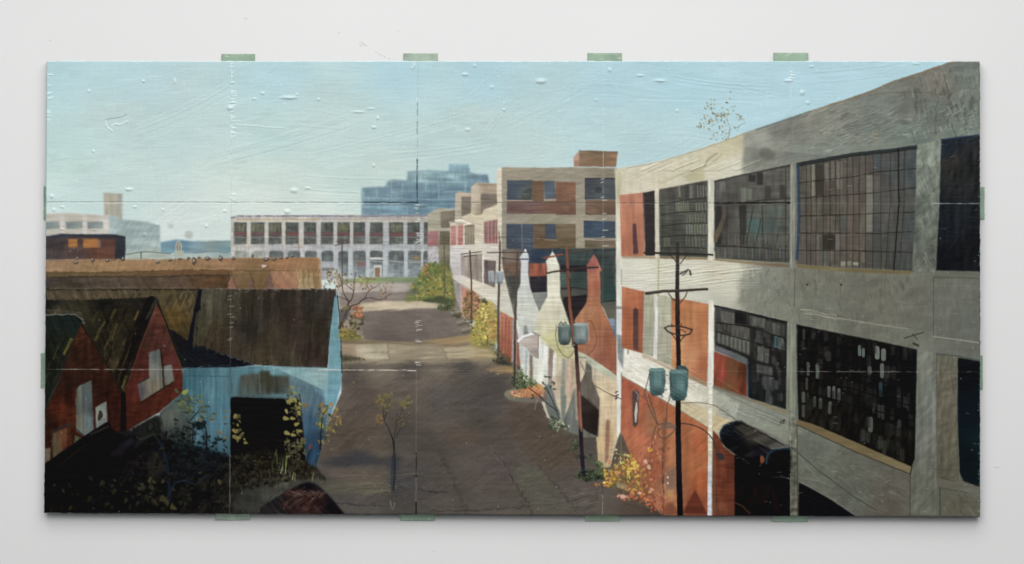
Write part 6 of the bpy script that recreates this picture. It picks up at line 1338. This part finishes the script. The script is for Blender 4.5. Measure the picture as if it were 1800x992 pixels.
# ------------------------------------------------------------------ the painted sheet as a relief mesh
uu = np.linspace(0, 1, NU)
vv = np.linspace(0, 1, NV)
UU, VV = np.meshgrid(uu, vv)
PX, PY = at(UU, VV)
jx = noise(0, 2.5, 2.5, 31) * .16
jy = noise(0, 2.5, 2.5, 32) * .16
ix = np.clip((PX - X0 - .5), 1, CW - 2.01)
iy = np.clip((PY - Y0 - .5), 1, CH - 2.01)
ci, cj = ix.astype(int), iy.astype(int)
ix = np.clip(ix + jx[cj, ci], 0, CW - 2.01)
iy = np.clip(iy + jy[cj, ci], 0, CH - 2.01)
ci, cj = ix.astype(int), iy.astype(int)
fx, fy = (ix - ci)[..., None], (iy - cj)[..., None]
COLR = (C[cj, ci] * (1 - fx) + C[cj, ci + 1] * fx) * (1 - fy) + (C[cj + 1, ci] * (1 - fx) + C[cj + 1, ci + 1] * fx) * fy
fx, fy = fx[..., 0], fy[..., 0]
ZZ = (Z[cj, ci] * (1 - fx) + Z[cj, ci + 1] * fx) * (1 - fy) + (Z[cj + 1, ci] * (1 - fx) + Z[cj + 1, ci + 1] * fx) * fy
RR = R[np.clip(np.round(iy).astype(int), 0, CH - 1), np.clip(np.round(ix).astype(int), 0, CW - 1)]
COLR = np.clip(COLR, 0, 1)
LIN = np.where(COLR <= .04045, COLR / 12.92, ((COLR + .055) / 1.055) ** 2.4)
# pigment = what the camera saw divided by the light that falls at that height on the wall
EL = LIGHTFN(PX, PY)
LIN = np.clip(LIN * GAIN / EL[..., None] - LIFT, .002, .93)
wx = (PX - 900) * S
wz = (496 - PY) * S
wy = -ZZ * RELIEF * S
# the sheet turns over the outer edge of the boards
j = .35 * S
for sl_, dz, dx in (((0, slice(None)), .3, 0), ((-1, slice(None)), -.3, 0), ((slice(None), 0), 0, -.3), ((slice(None), -1), 0, .3)):
    wy[sl_] = .0045
    wz[sl_] += dz * S + j * np.interp(np.arange(wz[sl_].shape[0]), np.arange(0, 1700, 9), np.random.RandomState(int(dz * 10 + dx * 30) + 50).randn(189))[:] * (dz != 0)
    wx[sl_] += dx * S + j * 1.2 * np.interp(np.arange(wx[sl_].shape[0]), np.arange(0, 1700, 5), np.random.RandomState(int(dz * 10 + dx * 30) + 70).randn(340))[:] * (dx != 0)
POS = np.stack([wx, wy, wz], -1).astype(np.float32)
du = np.gradient(POS, axis=1)
dv = np.gradient(POS, axis=0)
NRM = np.cross(du, dv)
NRM *= -np.sign(NRM[..., 1:2].mean())
NRM /= np.linalg.norm(NRM, axis=-1, keepdims=True) + 1e-12


# ------------------------------------------------------------------ materials
def material(name, base, rough=.6, spec=.5, attr=None, bump=0, bscale=400, mottle=0, mscale=5, col2=None):
    m = bpy.data.materials.new(name)
    m.use_nodes = True
    nt = m.node_tree
    b = nt.nodes['Principled BSDF']
    b.inputs['Roughness'].default_value = rough
    b.inputs['Specular IOR Level'].default_value = spec
    tc = nt.nodes.new('ShaderNodeTexCoord')
    src = None
    if attr:
        a = nt.nodes.new('ShaderNodeAttribute')
        a.attribute_name = attr
        src = a.outputs['Color']
    if mottle:
        n = nt.nodes.new('ShaderNodeTexNoise')
        n.inputs['Scale'].default_value = mscale
        n.inputs['Detail'].default_value = 6
        nt.links.new(tc.outputs['Object'], n.inputs['Vector'])
        r = nt.nodes.new('ShaderNodeMapRange')
        r.inputs[1].default_value = .3
        r.inputs[2].default_value = .7
        r.inputs[3].default_value = 1 - mottle
        r.inputs[4].default_value = 1 + mottle
        nt.links.new(n.outputs['Fac'], r.inputs[0])
        mx = nt.nodes.new('ShaderNodeVectorMath')
        mx.operation = 'SCALE'
        if src:
            nt.links.new(src, mx.inputs[0])
        else:
            mx.inputs[0].default_value = base
        nt.links.new(r.outputs[0], mx.inputs['Scale'])
        src = mx.outputs[0]
    if col2:                                # dragged flecks of a second colour
        n = nt.nodes.new('ShaderNodeTexNoise')
        n.inputs['Scale'].default_value = 90
        n.inputs['Detail'].default_value = 4
        mp = nt.nodes.new('ShaderNodeMapping')
        mp.inputs['Rotation'].default_value = (0, .6, 0)
        mp.inputs['Scale'].default_value = (1, 1, 3)
        nt.links.new(tc.outputs['Object'], mp.inputs['Vector'])
        nt.links.new(mp.outputs[0], n.inputs['Vector'])
        cr = nt.nodes.new('ShaderNodeValToRGB')
        cr.color_ramp.elements[0].position = .62
        cr.color_ramp.elements[1].position = .74
        nt.links.new(n.outputs['Fac'], cr.inputs[0])
        mix = nt.nodes.new('ShaderNodeMixRGB')
        nt.links.new(cr.outputs[0], mix.inputs[0])
        nt.links.new(src, mix.inputs[1])
        mix.inputs[2].default_value = (*col2, 1)
        src = mix.outputs[0]
    if src:
        nt.links.new(src, b.inputs['Base Color'])
    else:
        b.inputs['Base Color'].default_value = (*base, 1)
    if bump:
        n = nt.nodes.new('ShaderNodeTexNoise')
        n.inputs['Scale'].default_value = bscale
        n.inputs['Detail'].default_value = 3
        nt.links.new(tc.outputs['Object'], n.inputs['Vector'])
        bp = nt.nodes.new('ShaderNodeBump')
        bp.inputs['Strength'].default_value = bump
        bp.inputs['Distance'].default_value = .0005
        nt.links.new(n.outputs['Fac'], bp.inputs['Height'])
        nt.links.new(bp.outputs[0], b.inputs['Normal'])
    return m


M_OIL = material('oil_paint', (0, 0, 0), OILR, OILS, attr='pigment', mottle=.03, mscale=300)
M_BOARD = material('primed_board', (.62, .66, .66), .7, .3, mottle=.08, mscale=60)
M_WALL = material('white_wall', WALLC, .85, .15, mottle=.012, mscale=3)
M_SCUFF = material('scuff', (.63, .62, .62), .8, .2, mottle=.1, mscale=80)
M_TAPE = material('green_tape', (.27, .375, .28), .55, .35, mottle=.13, mscale=38, bump=.4, bscale=500, col2=(.62, .68, .62))
M_TAPE2 = material('green_tape_worn', (.31, .39, .315), .6, .35, mottle=.2, mscale=60, bump=.6, bscale=350, col2=(.66, .70, .66))


def mesh_obj(name, verts, faces, mat, parent=None, nrm=None, col=None):
    me = bpy.data.meshes.new(name)
    V = np.asarray(verts, np.float32)
    F = np.asarray(faces, np.int32)
    me.vertices.add(len(V))
    me.vertices.foreach_set('co', V.ravel())
    n, k = F.shape
    me.loops.add(n * k)
    me.loops.foreach_set('vertex_index', F.ravel())
    me.polygons.add(n)
    me.polygons.foreach_set('loop_start', np.arange(0, n * k, k, dtype=np.int32))
    me.update(calc_edges=True)
    me.validate()
    if nrm is not None:
        me.polygons.foreach_set('use_smooth', np.ones(n, bool))
        me.normals_split_custom_set_from_vertices(nrm.tolist())
    if col is not None:
        a = me.color_attributes.new('pigment', 'FLOAT_COLOR', 'POINT')
        a.data.foreach_set('color', np.concatenate([col, np.ones((len(col), 1))], 1).astype(np.float32).ravel())
    me.materials.append(mat)
    o = bpy.data.objects.new(name, me)
    COL.objects.link(o)
    if parent:
        o.parent = parent
    return o


def box(x0, x1, y0, y1, z0, z1, bev=0):
    """box with bevelled front edges, y0 is the front"""
    b = bev
    v = [(x0, y1, z0), (x1, y1, z0), (x1, y1, z1), (x0, y1, z1), (x0, y0 + b, z0), (x1, y0 + b, z0), (x1, y0 + b, z1), (x0, y0 + b, z1), (x0 + b, y0, z0 + b), (x1 - b, y0, z0 + b), (x1 - b, y0, z1 - b), (x0 + b, y0, z1 - b)]
    f = [(0, 3, 2, 1), (0, 1, 5, 4), (1, 2, 6, 5), (2, 3, 7, 6), (3, 0, 4, 7), (4, 5, 9, 8), (5, 6, 10, 9), (6, 7, 11, 10), (7, 4, 8, 11), (8, 9, 10, 11)]
    return v, f


# ------------------------------------------------------------------ wall
WY = .0136                                   # the boards hang a little off the wall
BY = .012                                   # back of the boards
v, f = box(-3.6, 3.6, WY, WY + .1, -2.2, 2.6)
wall = mesh_obj('wall', v, f, M_WALL)
wall['kind'] = 'structure'
sv, sf = [], []
for x, y, a, b, an in ((636, 75, 6, .8, .4), (634, 80, 5, .7, .5), (641, 79, 7, .8, .4), (596, 57, 3, .6, .3), (668, 96, 4, .7, .5), (676, 100, 4, .7, .6), (684, 103, 3, .7, .5), (661, 92, 2, .6, .3), (692, 104, 2, .6, .3), (601, 940, 2, .8, -.8), (432, 33, 5, .5, 0), (700, 55, 2, .5, .4), (88, 72, 3, .5, 0), (1752, 822, 8, .5, 0), (763, 970, 2, .6, 0)):
    n = len(sv)
    x, y = 900 + (x - 900) * (1 + WY / D), 496 + (y - 496) * (1 + WY / D)
    for dx, dy in ((-a, -b * .4), (0, -b), (a, b * .3), (0, b * .7)):
        sv.append(((x - 900 + dx * math.cos(an) - dy * math.sin(an)) * S, WY - .0003, (496 - y - dx * math.sin(an) - dy * math.cos(an)) * S))
    sf.append((n, n + 1, n + 2, n + 3))
scuffs = mesh_obj('scuff_marks', sv, sf, M_SCUFF, wall)
scuffs['label'] = 'faint grey pencil scuffs on the white wall'

# ------------------------------------------------------------------ strips of green tape that stick out from behind the boards
TAPES = (('top', 389, 448, 95, 125, 'green tape tab above the painting, leftmost along its top edge'),
         ('top', 709, 769.5, 94, 125, 'worn whitish green tape tab above the painting, second from left along its top edge'),
         ('top', 1032.5, 1093, 93.5, 125, 'green tape tab on the top edge above the red rooftop box'),
         ('top', 1359.5, 1421, 93, 125, 'green tape tab above the painting, rightmost along its top edge'),
         ('bot', 378, 440, 885, 914.5, 'green tape tab with white scratches below the painted dark shed doorway'),
         ('bot', 703.5, 764.5, 885, 915.5, 'green tape tab with white scratches below the empty painted road'),
         ('bot', 1028.5, 1090, 885, 916.5, 'plain green tape tab below the orange painted shrub'),
         ('bot', 1356.5, 1420, 885, 917.5, 'green tape tab smeared with white, below the painted loading bay'),
         ('side', 76.5, 95, 328, 386, 'hair thin edge of green tape at the upper left side of the painting'),
         ('side', 71.5, 95, 621, 682, 'green tape tab at the lower left side beside the red gables'),
         ('side', 1700, 1730.5, 329, 386, 'green tape tab at the upper right side beside the big dark window'),
         ('side', 1700, 1727.5, 625, 685, 'green tape tab at the lower right side of the painting'))
for k, (side, x0, x1, y0, y1, lab) in enumerate(TAPES):
    q = 1 + BY / D
    x0, x1, y0, y1 = [(c - m) * q + m for c, m in ((x0, 900), (x1, 900), (y0, 496), (y1, 496))]
    rs = np.random.RandomState(k)
    nx, ny = 26, 16
    V, F = [], []
    for jj in range(ny + 1):
        for ii in range(nx + 1):
            s, t = ii / nx, jj / ny
            x = x0 + (x1 - x0) * s
            y = y0 + (y1 - y0) * t
            if ii in (0, nx):
                x += rs.randn() * .25
            if jj in (0, ny):
                y += rs.randn() * .25
            e = min(s, 1 - s) * nx < .5 or min(t, 1 - t) * ny < .5
            V.append(((x - 900) * S, BY + .0009 - (.0004 if e else .0011 + .0002 * math.sin(ii * .9 + k) * math.sin(jj * .7)), (496 - y) * S))
    for jj in range(ny):
        for ii in range(nx):
            a = jj * (nx + 1) + ii
            F.append((a, a + nx + 1, a + nx + 2, a + 1))
    # back face of the strip
    n = len(V)
    V += [((a - 900) * S, BY + .0012, (496 - b) * S) for a, b in ((x0, y0), (x1, y0), (x1, y1), (x0, y1))]
    F.append((n, n + 1, n + 2, n + 3))
    o = mesh_obj('tape_strip', V, F, M_TAPE2 if k in (1, 4) else M_TAPE)
    o.data.polygons.foreach_set('use_smooth', np.ones(len(F), bool))
    o['label'] = lab
    o['category'] = 'tape'
    o['group'] = 'green tape strips around the painting'

# ------------------------------------------------------------------ the painting: fifteen boards, each with the paint on it
painting = bpy.data.objects.new('painting', None)
COL.objects.link(painting)
painting.location = (0, 0, -.41)
painting['label'] = 'large oil painting of an abandoned factory street, on fifteen joined boards'
painting['category'] = 'painting'
inv = {v: k for k, v in RID.items()}
PLAB = (('board of bare pale blue sky with a torn flake', 'sky board with brush ridges and a paint streak', 'sky board with the top of the blue tower block', 'sky board with the red brick roof box', 'corner board with grey concrete roof edge'),
        ('board with tan roofs and red gables', 'board with the white long factory and brown shed roof', 'board with the far street, trees and pale buildings', 'board with kilns, brick panels and pole top', 'board with the large barred grey window'),
        ('dark board with red gables over black ground', 'board with blue shed doorway and dark weeds', 'board of empty shaded road', 'board with orange shrub and near pole', 'board with black broken window and loading bay'))
fr = RR[:-1, :-1].copy()
ub = [int(round(u * (NU - 1))) for u in US]
vb = [int(round(v * (NV - 1))) for v in VS]
count = 0
LOOSE = ('painted_undergrowth', 'painted_shed_creeper', 'painted_bare_tree', 'painted_green_tree', 'painted_autumn_shrub', 'painted_weeds', 'painted_orange_shrub', 'painted_sapling', 'painted_roof_weed', 'painted_leaf_mound', 'painted_roof_vents', 'painted_cables')


def split(m):
    """separate pieces of a painted thing; crumbs stay with the largest piece"""
    lab = np.zeros(m.shape, int)
    par = [0]

    def find(a):
        while par[a] != a:
            par[a] = par[par[a]]
            a = par[a]
        return a
    prev = []
    for y in range(m.shape[0]):
        d = np.diff(np.concatenate([[0], m[y].astype(int), [0]]))
        cur = []
        for s, e in zip(np.nonzero(d == 1)[0], np.nonzero(d == -1)[0]):
            par.append(len(par))
            k = len(par) - 1
            for ps, pe, pk in prev:
                if ps < e and pe > s:
                    par[find(k)] = find(pk)
            lab[y, s:e] = k
            cur.append((s, e, k))
        prev = cur
    root = np.array([find(i) for i in range(len(par))])
    lab = root[lab]
    ids, n = np.unique(lab[lab > 0], return_counts=True)
    top = ids[n.argmax()]
    keep = [i for i, c in zip(ids, n) if c >= 250 and i != top]
    out = [m & (lab == i) for i in keep]
    rest = m & ~np.isin(lab, keep)
    return [rest] + out


for pj in range(3):
    for pi in range(5):
        a0, a1, b0, b1 = ub[pi], ub[pi + 1], vb[pj], vb[pj + 1]
        g = .35 * S
        x0 = max(wx[b0, a0], wx[b1, a0]) + g; x1 = min(wx[b0, a1], wx[b1, a1]) - g
        z1 = min(wz[b0, a0], wz[b0, a1]) - g; z0 = max(wz[b1, a0], wz[b1, a1]) + g
        v, f = box(x0, x1, .0035, BY - .0006, z0, z1, .0004)
        v = [(p[0], p[1], p[2] + .41) for p in v]
        bd = mesh_obj('canvas_board', v, f, M_BOARD, painting)
        bd['label'] = PLAB[pj][pi]
        sub = fr[b0:b1, a0:a1]
        ids, cnt = np.unique(sub, return_counts=True)
        big = ids[cnt >= 60]
        main = ids[cnt.argmax()]
        sub = np.where(np.isin(sub, big), sub, main)
        for r in big:
            mm = sub == r
            pieces = split(mm) if inv[int(r)] not in LOOSE else [mm]
            for mm in pieces:
                jj, ii = np.nonzero(mm)
                jj = jj + b0
                ii = ii + a0
                q = np.stack([jj * NU + ii, (jj + 1) * NU + ii, (jj + 1) * NU + ii + 1, jj * NU + ii + 1], 1)
                un, invx = np.unique(q, return_inverse=True)
                V = POS.reshape(-1, 3)[un].copy()
                V[:, 2] += .41
                mesh_obj(inv[int(r)], V, invx.reshape(q.shape), M_OIL, bd, NRM.reshape(-1, 3)[un], LIN.reshape(-1, 3)[un])
                count += 1
print('painted parts', count)
